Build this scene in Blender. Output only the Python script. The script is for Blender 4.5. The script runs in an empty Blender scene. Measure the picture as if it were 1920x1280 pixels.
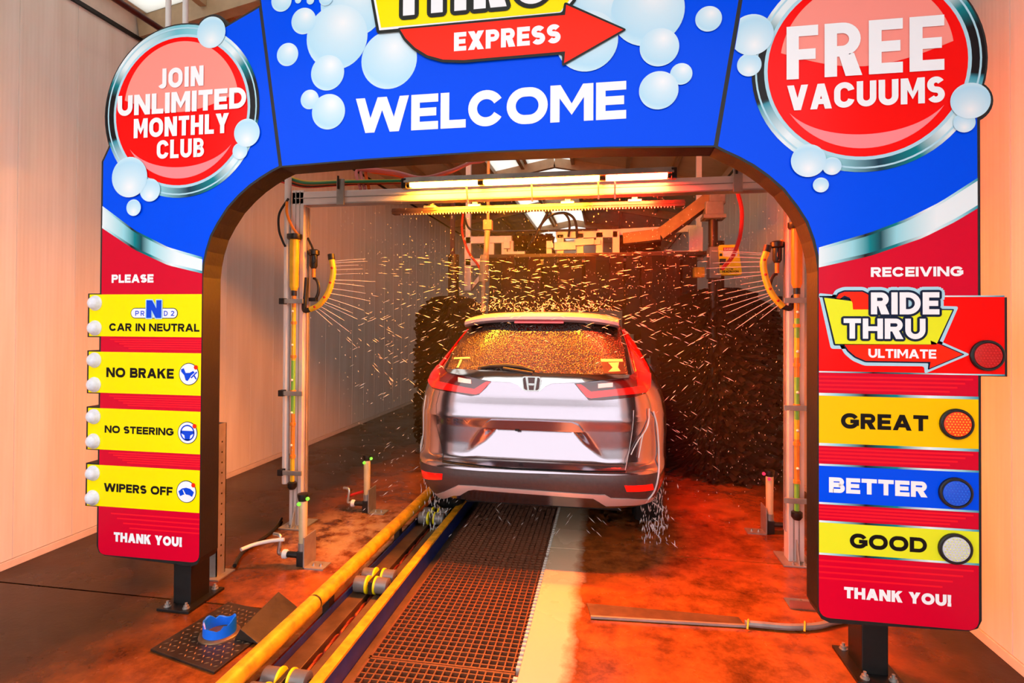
import bpy, bmesh, math, random
from mathutils import Vector, Matrix, noise
R = math.radians
rnd = random.Random(7)
SC = bpy.context.scene
COL = SC.collection

# ---------------------------------------------------------------- camera, world, exposure
FPX, CX, CY, CAMH = 1042.0, 960.0, 594.0, 1.60
YAW, PITCH, ROLL = R(9.69), R(0.6), R(0.3)
_r0 = Vector((math.cos(YAW), math.sin(YAW), 0))
FW = Vector((-math.sin(YAW)*math.cos(PITCH), math.cos(YAW)*math.cos(PITCH), math.sin(PITCH)))
_u0 = _r0.cross(FW)
RT = _r0*math.cos(ROLL) + _u0*math.sin(ROLL)
UP = _u0*math.cos(ROLL) - _r0*math.sin(ROLL)
CAM = Vector((0, 0, CAMH))
cd = bpy.data.cameras.new('camera'); cam = bpy.data.objects.new('camera', cd); COL.objects.link(cam)
m3 = Matrix((RT, UP, -FW)).transposed()
cam.matrix_world = Matrix.Translation(CAM) @ m3.to_4x4()
cd.sensor_fit = 'HORIZONTAL'; cd.sensor_width = 36.0
cd.lens = 36.0*FPX/1920.0
cd.shift_y = (CY-640.0)/1920.0
cd.clip_start = 0.05; cd.clip_end = 200
SC.camera = cam

W = bpy.data.worlds.new('daylight'); SC.world = W; W.use_nodes = True
bg = W.node_tree.nodes['Background']
bg.inputs[0].default_value = (0.93, 0.96, 1.0, 1); bg.inputs[1].default_value = 2.7

SC.view_settings.view_transform = 'Standard'
SC.view_settings.look = 'None'
SC.view_settings.exposure = 0.0
SC.view_settings.gamma = 1.0
SC.view_settings.use_curve_mapping = False
AMBER_POWER, RED_POWER = 1000.0, 1750.0
CC = SC.cycles
CC.max_bounces = 6; CC.diffuse_bounces = 3; CC.glossy_bounces = 3; CC.transmission_bounces = 4; CC.transparent_max_bounces = 4
CC.caustics_reflective = False; CC.caustics_refractive = False
CC.use_adaptive_sampling = True; CC.adaptive_threshold = 0.05; CC.adaptive_min_samples = 12

def ray(px, py): return FW + RT*((px-CX)/FPX) - UP*((py-CY)/FPX)
def on(ax, v, px, py):
    d = ray(px, py); t = (v-CAM[ax])/d[ax]; return CAM + d*t
def onX(v, px, py): return on(0, v, px, py)
def onY(v, px, py): return on(1, v, px, py)
def onZ(v, px, py): return on(2, v, px, py)

# ---------------------------------------------------------------- materials
def lin(c):
    return tuple(((x/255)/12.92 if x/255 <= 0.04045 else ((x/255+0.055)/1.055)**2.4) for x in c)
MATS = {}
class NT:
    def __init__(s, name):
        s.m = bpy.data.materials.new(name); s.m.use_nodes = True; s.t = s.m.node_tree
        s.b = s.t.nodes['Principled BSDF']; MATS[name] = s.m
    def n(s, typ, **kw):
        x = s.t.nodes.new(typ)
        for k, v in kw.items(): setattr(x, k, v)
        return x
    def l(s, a, b): s.t.links.new(a, b)
    def tex(s, coord='Object', scale=(1,1,1)):
        c = s.n('ShaderNodeTexCoord'); mp = s.n('ShaderNodeMapping'); mp.inputs['Scale'].default_value = scale
        s.l(c.outputs[coord], mp.inputs[0]); return mp.outputs[0]
    def noise(s, vec, scale, detail=4, rough=.55):
        x = s.n('ShaderNodeTexNoise'); x.inputs['Scale'].default_value = scale; x.inputs['Detail'].default_value = detail
        x.inputs['Roughness'].default_value = rough; s.l(vec, x.inputs['Vector']); return x.outputs['Fac']
    def ramp(s, fac, stops, interp='LINEAR'):
        x = s.n('ShaderNodeValToRGB'); cr = x.color_ramp; cr.interpolation = interp
        cr.elements.remove(cr.elements[1]); e = cr.elements[0]; e.position = stops[0][0]; e.color = (*stops[0][1][:3], 1)
        for p, c in stops[1:]:
            e = cr.elements.new(p); e.color = (*c[:3], 1)
        s.l(fac, x.inputs[0]); return x.outputs[0]
    def bump(s, h, strength=.3, dist=.01):
        x = s.n('ShaderNodeBump'); x.inputs['Strength'].default_value = strength; x.inputs['Distance'].default_value = dist
        s.l(h, x.inputs['Height']); s.l(x.outputs[0], s.b.inputs['Normal'])
    def mix(s, fac, a, b, mode='MIX'):
        x = s.n('ShaderNodeMix'); x.data_type = 'RGBA'; x.blend_type = mode
        for v, i in ((a, 6), (b, 7)):
            if isinstance(v, tuple): x.inputs[i].default_value = (*v, 1)
            else: s.l(v, x.inputs[i])
        if isinstance(fac, float): x.inputs[0].default_value = fac
        else: s.l(fac, x.inputs[0])
        return x.outputs[2]
    def math(s, op, a, b=0.0):
        x = s.n('ShaderNodeMath'); x.operation = op
        for v, i in ((a, 0), (b, 1)):
            if isinstance(v, (int, float)): x.inputs[i].default_value = v
            else: s.l(v, x.inputs[i])
        return x.outputs[0]
def mat(name, c, rough=.5, metal=0., vary=0., nscale=12., bump=0., coat=0., spec=.5, bscale=60, emis=None, estr=0., trans=0., alpha=1.):
    """plain procedural material: colour with noise wear and fine relief"""
    x = NT(name); b = x.b; col = lin(c)
    b.inputs['Base Color'].default_value = (*col, 1); b.inputs['Roughness'].default_value = rough
    b.inputs['Metallic'].default_value = metal; b.inputs['Coat Weight'].default_value = coat
    b.inputs['Specular IOR Level'].default_value = spec
    b.inputs['Transmission Weight'].default_value = trans; b.inputs['Alpha'].default_value = alpha
    if vary > 0:
        v = x.tex(); f = x.noise(v, nscale)
        dk = tuple(k*(1-vary) for k in col); lt = tuple(min(1, k*(1+vary*.6)) for k in col)
        x.l(x.ramp(f, [(.3, dk), (.7, lt)]), b.inputs['Base Color'])
    if bump > 0:
        x.bump(x.noise(x.tex(), bscale), bump, .004)
    if emis:
        b.inputs['Emission Color'].default_value = (*emis, 1); b.inputs['Emission Strength'].default_value = estr
    return x.m
def M(n): return MATS[n]

def m_floor():
    x = NT('wet_concrete'); v = x.tex()
    n1 = x.noise(v, 1.1, 6, .6); n2 = x.noise(v, 5.5, 8, .7); n3 = x.noise(v, 40, 3, .6)
    base = x.ramp(n1, [(.30, lin((40, 22, 11))), (.5, lin((70, 38, 18))), (.72, lin((116, 68, 36)))])
    grime = x.ramp(n2, [(.36, lin((32, 18, 10))), (.62, lin((124, 76, 44)))])
    c = x.mix(.45, base, grime)
    c = x.mix(x.ramp(n3, [(.55, (0, 0, 0)), (.75, (.35, .35, .35))]), c, lin((54, 32, 18)))
    # tube light painted into the colour: lane lighter and warmer, both side margins darkened
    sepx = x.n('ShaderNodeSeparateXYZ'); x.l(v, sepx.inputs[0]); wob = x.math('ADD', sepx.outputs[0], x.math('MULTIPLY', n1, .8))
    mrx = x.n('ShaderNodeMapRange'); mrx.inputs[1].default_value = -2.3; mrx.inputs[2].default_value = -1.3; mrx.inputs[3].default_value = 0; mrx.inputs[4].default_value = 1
    x.l(wob, mrx.inputs[0]); lane = x.mix(1.0, c, (2.8, 2.1, 1.0), 'MULTIPLY'); shaded_margin = x.mix(1.0, c, (.22, .19, .15), 'MULTIPLY')
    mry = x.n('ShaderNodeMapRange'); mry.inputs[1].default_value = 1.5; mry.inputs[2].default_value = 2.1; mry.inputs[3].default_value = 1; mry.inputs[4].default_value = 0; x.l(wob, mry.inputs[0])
    c = x.mix(x.math('MULTIPLY', mrx.outputs[0], mry.outputs[0]), shaded_margin, lane)
    # pale newly poured strip beside the grate, with an uneven edge
    sep = x.n('ShaderNodeSeparateXYZ'); x.l(v, sep.inputs[0])
    e = x.n('ShaderNodeMath'); e.operation = 'MULTIPLY_ADD'; x.l(n2, e.inputs[0]); e.inputs[1].default_value = .16; x.l(sep.outputs[0], e.inputs[2])
    mr = x.n('ShaderNodeMapRange'); mr.inputs[1].default_value = -.13; mr.inputs[2].default_value = -.06; mr.inputs[3].default_value = 1; mr.inputs[4].default_value = 0
    x.l(e.outputs[0], mr.inputs[0])
    gt = x.math('GREATER_THAN', sep.outputs[0], -.45)
    k = x.math('MULTIPLY', mr.outputs[0], gt)
    c = x.mix(k, c, lin((214, 186, 152)))
    # scale bleached patches left of the conveyor
    d = x.n('ShaderNodeVectorMath'); d.operation = 'DISTANCE'; x.l(v, d.inputs[0]); d.inputs[1].default_value = (-1.78, 3.95, 0)
    mr2 = x.n('ShaderNodeMapRange'); mr2.inputs[1].default_value = .25; mr2.inputs[2].default_value = .75; mr2.inputs[3].default_value = 1; mr2.inputs[4].default_value = 0
    x.l(d.outputs['Value'], mr2.inputs[0])
    k2 = x.math('MULTIPLY', mr2.outputs[0], x.ramp(n2, [(.42, (0, 0, 0)), (.56, (1, 1, 1))]))
    c = x.mix(k2, c, lin((176, 136, 98)))
    x.l(c, x.b.inputs['Base Color']); x.b.inputs['Specular IOR Level'].default_value = .22
    x.l(x.ramp(n1, [(.35, (.12, .12, .12)), (.7, (.42, .42, .42))]), x.b.inputs['Roughness'])
    x.bump(x.math('ADD', n2, x.math('MULTIPLY', n3, .4)), .22, .006)
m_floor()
def m_wall():
    x = NT('white_wall_panel'); v = x.tex()
    n = x.noise(x.tex(scale=(1, 3, .25)), 3, 4); n2 = x.noise(v, 30, 3)
    x.l(x.ramp(n, [(.3, lin((224, 212, 200))), (.7, lin((238, 230, 222)))]), x.b.inputs['Base Color'])
    x.b.inputs['Roughness'].default_value = .38
    w = x.n('ShaderNodeTexWave'); w.bands_direction = 'Y'; w.inputs['Scale'].default_value = 12.; w.inputs['Distortion'].default_value = 0
    x.l(v, w.inputs[0]); x.bump(w.outputs['Fac'], .03, .01)
m_wall()
mat('wall_trim', (222, 205, 190), .4, vary=.08)
mat('ceiling_panel', (216, 200, 176), .6, vary=.08, nscale=4)
mat('tan_steel', (178, 150, 116), .55, vary=.12)
mat('dark_red_steel', (70, 18, 18), .5, vary=.2)
mat('concrete_light', (170, 168, 162), .8, vary=.15)
mat('pit_black', (16, 14, 13), .7, vary=.2)
mat('sky_panel', (250, 248, 240), .5)
x = NT('skylight_sheet')
tr = x.n('ShaderNodeBsdfTranslucent'); tr.inputs[0].default_value = (.68, .66, .62, 1)
x.l(tr.outputs[0], x.t.nodes['Material Output'].inputs[0])
mat('black_trim', (14, 12, 12), .42, vary=.3, nscale=8, bump=.1)
mat('rusty_black', (13, 7, 6), .55, vary=.6, nscale=9, bump=.25)
mat('aluminium', (206, 200, 198), .33, metal=.85, vary=.12, nscale=6)
mat('aluminium_white', (224, 216, 212), .4, metal=.25, vary=.08, nscale=6)
mat('galvanised', (170, 166, 160), .45, metal=.7, vary=.22, nscale=10)
mat('stainless', (190, 184, 180), .3, metal=.95, vary=.15)
mat('pvc_white', (228, 224, 222), .35, vary=.04)
mat('pvc_tan', (196, 172, 130), .45, vary=.12)
mat('tube_yellow', (232, 190, 40), .35, vary=.12, nscale=20)
mat('tube_green', (120, 190, 70), .35, vary=.12, nscale=20)
mat('tube_orange', (226, 136, 40), .35, vary=.1)
mat('black_rubber', (20, 18, 18), .5, vary=.2)
mat('black_plastic', (24, 22, 22), .4)
mat('hose_red', (190, 20, 16), .35)
mat('hose_pink', (214, 120, 120), .35)
mat('hose_green', (28, 120, 70), .35)
mat('hose_orange', (226, 96, 30), .35)
mat('safety_yellow', (246, 226, 10), .4, vary=.06)
mat('safety_yellow_worn', (232, 160, 22), .42, vary=.42, nscale=16, bump=.15)
mat('steel_brown', (120, 92, 66), .38, metal=.55, vary=.4, nscale=7, bump=.15)
mat('steel_dark', (66, 54, 46), .4, metal=.6, vary=.4, nscale=10, bump=.2)
mat('paint_blue', (24, 44, 110), .4, vary=.4, nscale=14)
mat('grate_fibreglass', (112, 64, 40), .45, vary=.25, nscale=30)
mat('grate_tip', (216, 200, 186), .4)
mat('chain_rust', (128, 40, 20), .5, metal=.4, vary=.4)
mat('roller_grey', (120, 112, 108), .3, metal=.2, vary=.2)
mat('tape_blue', (10, 110, 240), .4, vary=.15)
mat('glass_lens_green', (90, 230, 40), .2, emis=(.2, 1, .05), estr=1.2)
mat('glass_lens_red', (240, 20, 60), .2, emis=(1, .03, .1), estr=1.2)
mat('brush_foam', (26, 6, 5), .8, vary=.5, nscale=9)
mat('brush_foam_red', (60, 8, 5), .8, vary=.5, nscale=9)
mat('bar_steel', (112, 84, 70), .45, metal=.5, vary=.25)
mat('motor_grey', (140, 134, 130), .5, metal=.3, vary=.2)
mat('arm_tan', (122, 96, 70), .5, metal=.3, vary=.2)
# printed sign colours
mat('print_blue', (0, 78, 246), .22, spec=.06)
mat('print_red', (214, 4, 44), .22, spec=.12)
mat('print_red_stripe', (244, 22, 44), .22, spec=.12)
mat('print_bright_red', (250, 8, 6), .22, spec=.12)
mat('print_pink', (252, 150, 138), .22, spec=.12)
mat('print_pink_pale', (252, 140, 146), .22, spec=.12)
mat('print_yellow', (255, 236, 0), .22, spec=.12)
mat('print_amber', (255, 200, 0), .22, spec=.12)
mat('print_lime', (232, 238, 40), .22, spec=.12)
mat('print_white', (244, 246, 250), .25, spec=.12)
mat('print_black', (22, 18, 18), .25, spec=.12)
mat('print_navy', (16, 32, 58), .25, spec=.12)
mat('print_ice', (176, 220, 236), .22, spec=.12)
mat('print_icon_blue', (10, 70, 220), .22, spec=.12)
mat('print_orange_red', (255, 40, 14), .22, spec=.12)
mat('print_charcoal', (40, 42, 40), .25, spec=.12)
def m_chrome(name, stops, axis=0):
    x = NT(name); c = x.n('ShaderNodeTexCoord'); s = x.n('ShaderNodeSeparateXYZ'); x.l(c.outputs['Generated'], s.inputs[0])
    x.l(x.ramp(s.outputs[axis], [(p, lin(q)) for p, q in stops]), x.b.inputs['Base Color']); x.b.inputs['Roughness'].default_value = .22; x.b.inputs['Specular IOR Level'].default_value = .15
TEAL, PALE, WHT, BLK = (0, 130, 140), (150, 214, 226), (232, 244, 248), (26, 20, 22)
m_chrome('print_chrome_band', [(0, WHT), (.22, PALE), (.33, TEAL), (.4, (20, 70, 80)), (.5, PALE), (.75, WHT), (1, WHT)])
m_chrome('print_chrome_line', [(0, WHT), (.12, PALE), (.3, BLK), (.5, TEAL), (.7, WHT), (.9, PALE), (1, (60, 150, 170))])
def m_ring(name):
    x = NT(name); c = x.n('ShaderNodeTexCoord'); mp = x.n('ShaderNodeMapping'); mp.inputs['Location'].default_value = (-.5, -.5, -.5)
    x.l(c.outputs['Generated'], mp.inputs[0]); s = x.n('ShaderNodeSeparateXYZ'); x.l(mp.outputs[0], s.inputs[0])
    at = x.math('ARCTAN2', s.outputs[2], s.outputs[0]); f = x.math('ADD', x.math('MULTIPLY', at, 1/(2*math.pi)), .5)
    x.l(x.ramp(f, [(p_, lin(c_)) for p_, c_ in [(0, BLK), (.05, BLK), (.055, (60, 150, 170)), (.12, WHT), (.2, PALE), (.27, (26, 60, 80)), (.33, TEAL), (.38, WHT), (.44, PALE), (.47, (60, 150, 170)),
                       (.475, BLK), (.55, BLK), (.585, TEAL), (.62, WHT), (.7, PALE), (.76, (110, 190, 206)), (.86, WHT), (.9, WHT), (.935, TEAL), (.96, BLK), (1, BLK)]]), x.b.inputs['Base Color'])
    x.b.inputs['Roughness'].default_value = .22; x.b.inputs['Specular IOR Level'].default_value = .15
m_ring('print_chrome_ring')
def m_bubble(name, cx, cz):
    x = NT(name); c = x.n('ShaderNodeTexCoord'); d = x.n('ShaderNodeVectorMath'); d.operation = 'DISTANCE'
    mp = x.n('ShaderNodeMapping'); mp.inputs['Scale'].default_value = (1, 0, 1); x.l(c.outputs['Generated'], mp.inputs[0])
    x.l(mp.outputs[0], d.inputs[0]); d.inputs[1].default_value = (cx, 0, cz)
    x.l(x.ramp(d.outputs['Value'], [(0, lin((240, 246, 250))), (.3, lin((206, 234, 248))), (.62, lin((180, 224, 246))), (.8, lin((214, 240, 250)))]), x.b.inputs['Base Color'])
    x.b.inputs['Roughness'].default_value = .22; x.b.inputs['Specular IOR Level'].default_value = .15
m_bubble('print_bubble', .6, .72)
m_bubble('print_bubble_low', .5, .25)
mat('bulb_white', (226, 230, 240), .25, vary=.1, nscale=60, bump=.3, bscale=300)
mat('led_red', (196, 6, 10), .3); mat('led_red_dot', (230, 30, 24), .3)
mat('led_amber', (250, 70, 6), .3); mat('led_amber_dot', (255, 214, 40), .3, emis=None)
mat('led_blue', (0, 84, 220), .3); mat('led_blue_dot', (20, 120, 240), .3)
mat('led_white', (206, 210, 214), .3); mat('led_white_dot', (236, 246, 130), .3)
# water and car
x = NT('water_drop'); x.b.inputs['Base Color'].default_value = (.9, .9, .9, 1); x.b.inputs['Roughness'].default_value = .15
x.b.inputs['Subsurface Weight'].default_value = 0; x.b.inputs['Transmission Weight'].default_value = .25; x.b.inputs['IOR'].default_value = 1.33
def m_paint():
    x = NT('car_paint'); b = x.b; v = x.tex()
    n = x.noise(v, 260, 2, .5); n2 = x.noise(v, 900, 2)
    b.inputs['Base Color'].default_value = (*lin((166, 152, 160)), 1); b.inputs['Metallic'].default_value = .8
    b.inputs['Roughness'].default_value = .17; b.inputs['Coat Weight'].default_value = .9; b.inputs['Coat Roughness'].default_value = .06
    x.bump(n, .10, .002)
    # beaded water on the roof scatters more than the panels below
    sp = x.n('ShaderNodeSeparateXYZ'); x.l(v, sp.inputs[0])
    for sock, lo, hi in (('Roughness', .13, .5), ('Metallic', .95, .25)):
        mr = x.n('ShaderNodeMapRange'); mr.inputs[1].default_value = 1.54; mr.inputs[2].default_value = 1.60; mr.inputs[3].default_value = lo; mr.inputs[4].default_value = hi
        x.l(sp.outputs[2], mr.inputs[0]); x.l(mr.outputs[0], b.inputs[sock])
m_paint()
def m_glass():
    x = NT('wet_tinted_glass'); b = x.b; v = x.tex()
    vo = x.n('ShaderNodeTexVoronoi'); vo.inputs['Scale'].default_value = 105; x.l(v, vo.inputs[0])
    b.inputs['Base Color'].default_value = (*lin((48, 24, 12)), 1); b.inputs['Roughness'].default_value = .2
    h = x.ramp(vo.outputs['Distance'], [(0, (1, 1, 1)), (.45, (.2, .2, .2)), (.6, (0, 0, 0))]); x.bump(h, .8, .006)
    b.inputs['Specular IOR Level'].default_value = .8
m_glass()
mat('side_glass', (18, 16, 18), .08, spec=.7)
mat('chrome_trim', (224, 220, 220), .12, metal=1.)
mat('lens_red', (206, 8, 14), .12, coat=1.)
mat('lens_red_lit', (255, 16, 12), .12, coat=1., emis=(1, .015, .01), estr=.35)
mat('lens_dark', (84, 18, 16), .14, coat=1.)
mat('lens_clear', (226, 214, 214), .1, coat=1.)
mat('car_black', (14, 11, 11), .6)
mat('car_cladding', (70, 52, 50), .45, vary=.15, nscale=40, bump=.2)
mat('silver_skid', (206, 188, 184), .32, metal=.4)
mat('tyre_rubber', (26, 24, 24), .65, bump=.3)
mat('wheel_alloy', (170, 166, 166), .3, metal=.8)
mat('sticker', (236, 190, 120), .5)
def m_emit(name, col, s):
    x = NT(name); e = x.n('ShaderNodeEmission'); e.inputs[0].default_value = (*col, 1); e.inputs[1].default_value = s
    x.l(e.outputs[0], x.t.nodes['Material Output'].inputs[0])
m_emit('tube_glow_amber', (1.0, .30, .010), AMBER_POWER)
m_emit('tube_glow_red', (1.0, .03, .008), RED_POWER)

x = NT('spray_haze'); x.t.nodes.remove(x.b)
vs_ = x.n('ShaderNodeVolumeScatter'); vs_.inputs['Color'].default_value = (1, .97, .94, 1); vs_.inputs['Density'].default_value = .032; vs_.inputs['Anisotropy'].default_value = .2
x.l(vs_.outputs[0], x.t.nodes['Material Output'].inputs['Volume'])
# ---------------------------------------------------------------- mesh helpers
def wloc(o):
    p = Vector((0, 0, 0))
    while o is not None: p = p + o.location; o = o.parent
    return p
class MB:
    def __init__(s): s.v = []; s.f = []
    def add(s, vs, fs):
        k = len(s.v); s.v += [tuple(v) for v in vs]; s.f += [tuple(i+k for i in f) for f in fs]; return s
    def box(s, x0, y0, z0, x1, y1, z1):
        return s.add([(x0,y0,z0),(x1,y0,z0),(x1,y1,z0),(x0,y1,z0),(x0,y0,z1),(x1,y0,z1),(x1,y1,z1),(x0,y1,z1)],
                     [(0,3,2,1),(4,5,6,7),(0,1,5,4),(1,2,6,5),(2,3,7,6),(3,0,4,7)])
    def bar(s, a, b, w, h, up=(0,0,1)):
        """rectangular bar from a to b"""
        a, b = Vector(a), Vector(b); d = (b-a).normalized(); u = Vector(up)
        sx = d.cross(u)
        if sx.length < 1e-4: sx = d.cross(Vector((1, 0, 0)))
        sx.normalize(); u = sx.cross(d)
        vs = [p + sx*(i*w/2) + u*(j*h/2) for p in (a, b) for i, j in ((-1,-1),(1,-1),(1,1),(-1,1))]
        return s.add(vs, [(3,2,1,0),(4,5,6,7),(0,1,5,4),(1,2,6,5),(2,3,7,6),(3,0,4,7)])
    def tube(s, pts, r, n=10, cap=True, rs=None):
        pts = [Vector(p) for p in pts]; rings = []; prev = None
        for i, p in enumerate(pts):
            d = (pts[min(i+1, len(pts)-1)] - pts[max(i-1, 0)]).normalized()
            if prev is None:
                a = Vector((0, 0, 1)) if abs(d.z) < .9 else Vector((1, 0, 0))
                e = d.cross(a).normalized()
            else:
                e = prev - d*prev.dot(d); e.normalize()
            prev = e; g = d.cross(e); q = rs[i] if rs else r
            rings.append([p + (e*math.cos(2*math.pi*k/n) + g*math.sin(2*math.pi*k/n))*q for k in range(n)])
        vs = [v for rg in rings for v in rg]; fs = []
        for i in range(len(pts)-1):
            for k in range(n):
                fs.append((i*n+k, i*n+(k+1) % n, (i+1)*n+(k+1) % n, (i+1)*n+k))
        if cap: fs += [tuple(range(n))[::-1], tuple(range((len(pts)-1)*n, len(pts)*n))]
        return s.add(vs, fs)
    def cyl(s, a, b, r, n=16): return s.tube([a, b], r, n)
    def lathe(s, c, axis, prof, n=24):
        """prof: (distance along axis, radius)"""
        c = Vector(c); d = Vector(axis).normalized(); a = Vector((0, 0, 1)) if abs(d.z) < .9 else Vector((1, 0, 0))
        e = d.cross(a).normalized(); g = d.cross(e)
        vs = [c + d*t + (e*math.cos(2*math.pi*k/n)+g*math.sin(2*math.pi*k/n))*q for t, q in prof for k in range(n)]
        fs = [(i*n+k, i*n+(k+1) % n, (i+1)*n+(k+1) % n, (i+1)*n+k) for i in range(len(prof)-1) for k in range(n)]
        fs += [tuple(range(n))[::-1], tuple(range((len(prof)-1)*n, len(prof)*n))]
        return s.add(vs, fs)
    def prism(s, poly, y0, y1):
        """poly: (x, z) outline extruded along Y"""
        n = len(poly)
        vs = [(x, y0, z) for x, z in poly] + [(x, y1, z) for x, z in poly]
        return s.add(vs, [tuple(range(n)), tuple(range(n, 2*n))[::-1]] + [(i, (i+1) % n, n+(i+1) % n, n+i) for i in range(n)])
    def flat(s, poly, y):
        return s.add([(x, y, z) for x, z in poly], [tuple(range(len(poly)))])
    def build(s, name, m, parent=None, smooth=False, bev=0., **props):
        base = wloc(parent) if parent else Vector((0, 0, 0))
        me = bpy.data.meshes.new(name); me.from_pydata([tuple(Vector(v)-base) for v in s.v], [], s.f); me.validate()
        bm = bmesh.new(); bm.from_mesh(me)
        bmesh.ops.recalc_face_normals(bm, faces=bm.faces)
        if bev > 0:
            es = [e for e in bm.edges if len(e.link_faces) == 2 and e.calc_face_angle(0) > .5]
            bmesh.ops.bevel(bm, geom=es, offset=bev, segments=2, affect='EDGES', profile=.6)
        bm.to_mesh(me); bm.free()
        return link(name, me, m, parent, smooth, **props)
def link(name, me, m, parent=None, smooth=False, **props):
    o = bpy.data.objects.new(name, me); COL.objects.link(o)
    if m: me.materials.append(M(m))
    if smooth:
        me.shade_smooth(); me.set_sharp_from_angle(angle=R(38))
    o.parent = parent
    for k, v in props.items(): o[k] = v
    return o
def thing(name, loc, label, cat, group=None, rz=0):
    o = bpy.data.objects.new(name, None); COL.objects.link(o); o.location = loc; o.rotation_euler = (0, 0, rz)
    o.empty_display_size = .1; o['label'] = label; o['category'] = cat
    if group: o['group'] = group
    return o
def tag(o, label, cat, group=None, kind=None):
    o['label'] = label; o['category'] = cat
    if group: o['group'] = group
    if kind: o['kind'] = kind
    return o
def struct(o, label=None):
    o['kind'] = 'structure'
    if label: o['label'] = label
    return o
def copy_tree(o, parent=None):
    c = o.copy(); COL.objects.link(c); c.parent = parent
    for ch in o.children: copy_tree(ch, c)
    return c
def curve(pts, n=8):
    """Catmull-Rom through points"""
    P = [Vector(p) for p in pts]; P = [P[0]*2-P[1]] + P + [P[-1]*2-P[-2]]; out = []
    for i in range(1, len(P)-2):
        a, b, c, d = P[i-1], P[i], P[i+1], P[i+2]
        for k in range(n):
            t = k/n
            out.append(.5*((2*b)+(c-a)*t+(2*a-5*b+4*c-d)*t*t+(3*b-a-3*c+d)*t**3))
    out.append(P[-2]); return out
# ---------------------------------------------------------------- the setting
WL, WR, YB, YF = -3.80, 1.88, 20.0, 0.2      # walls, far end, entrance
GL, GR = -1.12, -0.39                        # grate opening
CL = -1.60                                   # left edge of the conveyor trench
fl = MB()
JY = 2.84
fl.box(WL-.2, -.6, -.9, CL, JY-.006, 0).box(WL-.2, JY+.006, -.9, CL, YB, 0).box(WL-.2, JY-.006, -.9, CL, JY+.006, -.03)
fl.box(GR, -.6, -.9, WR+.2, 3.97, 0).box(GR, 3.978, -.9, WR+.2, YB, 0).box(GR, 3.97, -.9, WR+.2, 3.978, -.02)
fl.box(CL, -.6, -.9, GR, YB, -.62)
fl.box(CL, -.6, -.62, -1.555, YB, -.02)
fl.box(-1.26, -.6, -.62, GL, YB, -.045)
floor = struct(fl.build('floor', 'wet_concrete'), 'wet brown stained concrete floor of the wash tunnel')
struct(MB().box(-30, -40, -1.2, 30, -.6, -.02).build('ground', 'concrete_light'), 'pale concrete apron outside the entrance')
# walls: interlocking vertical panels
def wall(name, X, sgn, y0, label, z1):
    core = struct(MB().box(min(X, X+sgn*.15)+(.012 if sgn > 0 else -.0), YF, 0, max(X, X+sgn*.15)-(.012 if sgn < 0 else 0), YB, z1).build(name, 'wall_trim'), label)
    w = .406; pm = None; n = int((YB-YF)/w)
    me = MB()
    a, b = sorted((0, sgn*.014))
    me.box(a, .001, .055, b, w-.001, z1)
    me.box(*( (a-.0015, .001, .055, a, .02, z1) if sgn > 0 else (b, .001, .055, b+.0015, .02, z1)))
    for k in range(-9, n):
        y = y0 + k*w
        if y < YF or y+w > YB: continue
        if pm is None: p = me.build('wall_panel', 'white_wall_panel', core); pm = p
        else:
            p = pm.copy(); COL.objects.link(p)
        p.location = (X, y, 0)
    bx = sorted((X - sgn*.006, X + sgn*.02))
    MB().box(bx[0], YF, 0, bx[1], YB, .05).build('floor_trim', 'wall_trim', core, bev=.003)
    return core
ZE = 3.90
yl = onX(WL, 134, 1010).y; yr = onX(WR, 1899, 1242).y
wall('wall_left', WL, -1, yl, 'off white vertical panel wall left of the tunnel', ZE)
wall('wall_right', WR, 1, yr, 'off white vertical panel wall right of the tunnel', ZE)
struct(MB().box(WL-.2, YB, -.5, WR+.2, YB+.15, 5.0).build('wall_back', 'ceiling_panel'), 'far end wall of the wash tunnel')
# gable roof with translucent strips on the left slope
XR = -.96; SL = .19; ZR = lambda X: 4.10 + SL*((X-WL) if X < XR else (2*XR-X-WL))
def roof_strip(x0, x1, nm, m, par=None, t=.06, y0=YF, y1=YB):
    b = MB(); zs = [ZR(x0), ZR(x1)]
    b.add([(x0,y0,zs[0]),(x1,y0,zs[1]),(x1,y1,zs[1]),(x0,y1,zs[0]),(x0,y0,zs[0]+t),(x1,y0,zs[1]+t),(x1,y1,zs[1]+t),(x0,y1,zs[0]+t)],
          [(0,3,2,1),(4,5,6,7),(0,1,5,4),(1,2,6,5),(2,3,7,6),(3,0,4,7)])
    return b.build(nm, m, par)
ceil = struct(roof_strip(WL-.2, -3.72, 'ceiling', 'ceiling_panel'), 'tan gable roof underside with rafters and daylight strips')
roof_strip(-3.72, -2.66, 'skylight_strip', 'skylight_sheet', ceil, .004, YF, 3.95)
roof_strip(-3.72, -2.66, 'roof_panel', 'ceiling_panel', ceil, .06, 3.95, YB)
roof_strip(-2.66, -2.08, 'roof_panel', 'ceiling_panel', ceil)
roof_strip(-2.08, -1.62, 'skylight_strip', 'skylight_sheet', ceil, .004)
roof_strip(-1.62, -1.46, 'roof_panel', 'tan_steel', ceil)
roof_strip(-1.46, XR, 'skylight_strip', 'skylight_sheet', ceil, .004)
roof_strip(XR, -.62, 'skylight_strip', 'skylight_sheet', ceil, .004)
roof_strip(-.62, 0.35, 'roof_panel', 'ceiling_panel', ceil)
roof_strip(.35, 1.1, 'roof_panel', 'ceiling_panel', ceil)
roof_strip(1.1, WR+.2, 'roof_panel', 'ceiling_panel', ceil)
for Y in (.9, 4.0, 7.1, 10.2, 13.3, 16.4):        # rafters follow the slope
    for xa, xb in ((WL, XR), (XR, WR)):
        o = MB().bar((xa, Y, ZR(xa)-.09), (xb, Y, ZR(xb)-.09), .1, .17).build('rafter', 'tan_steel', ceil)
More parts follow.
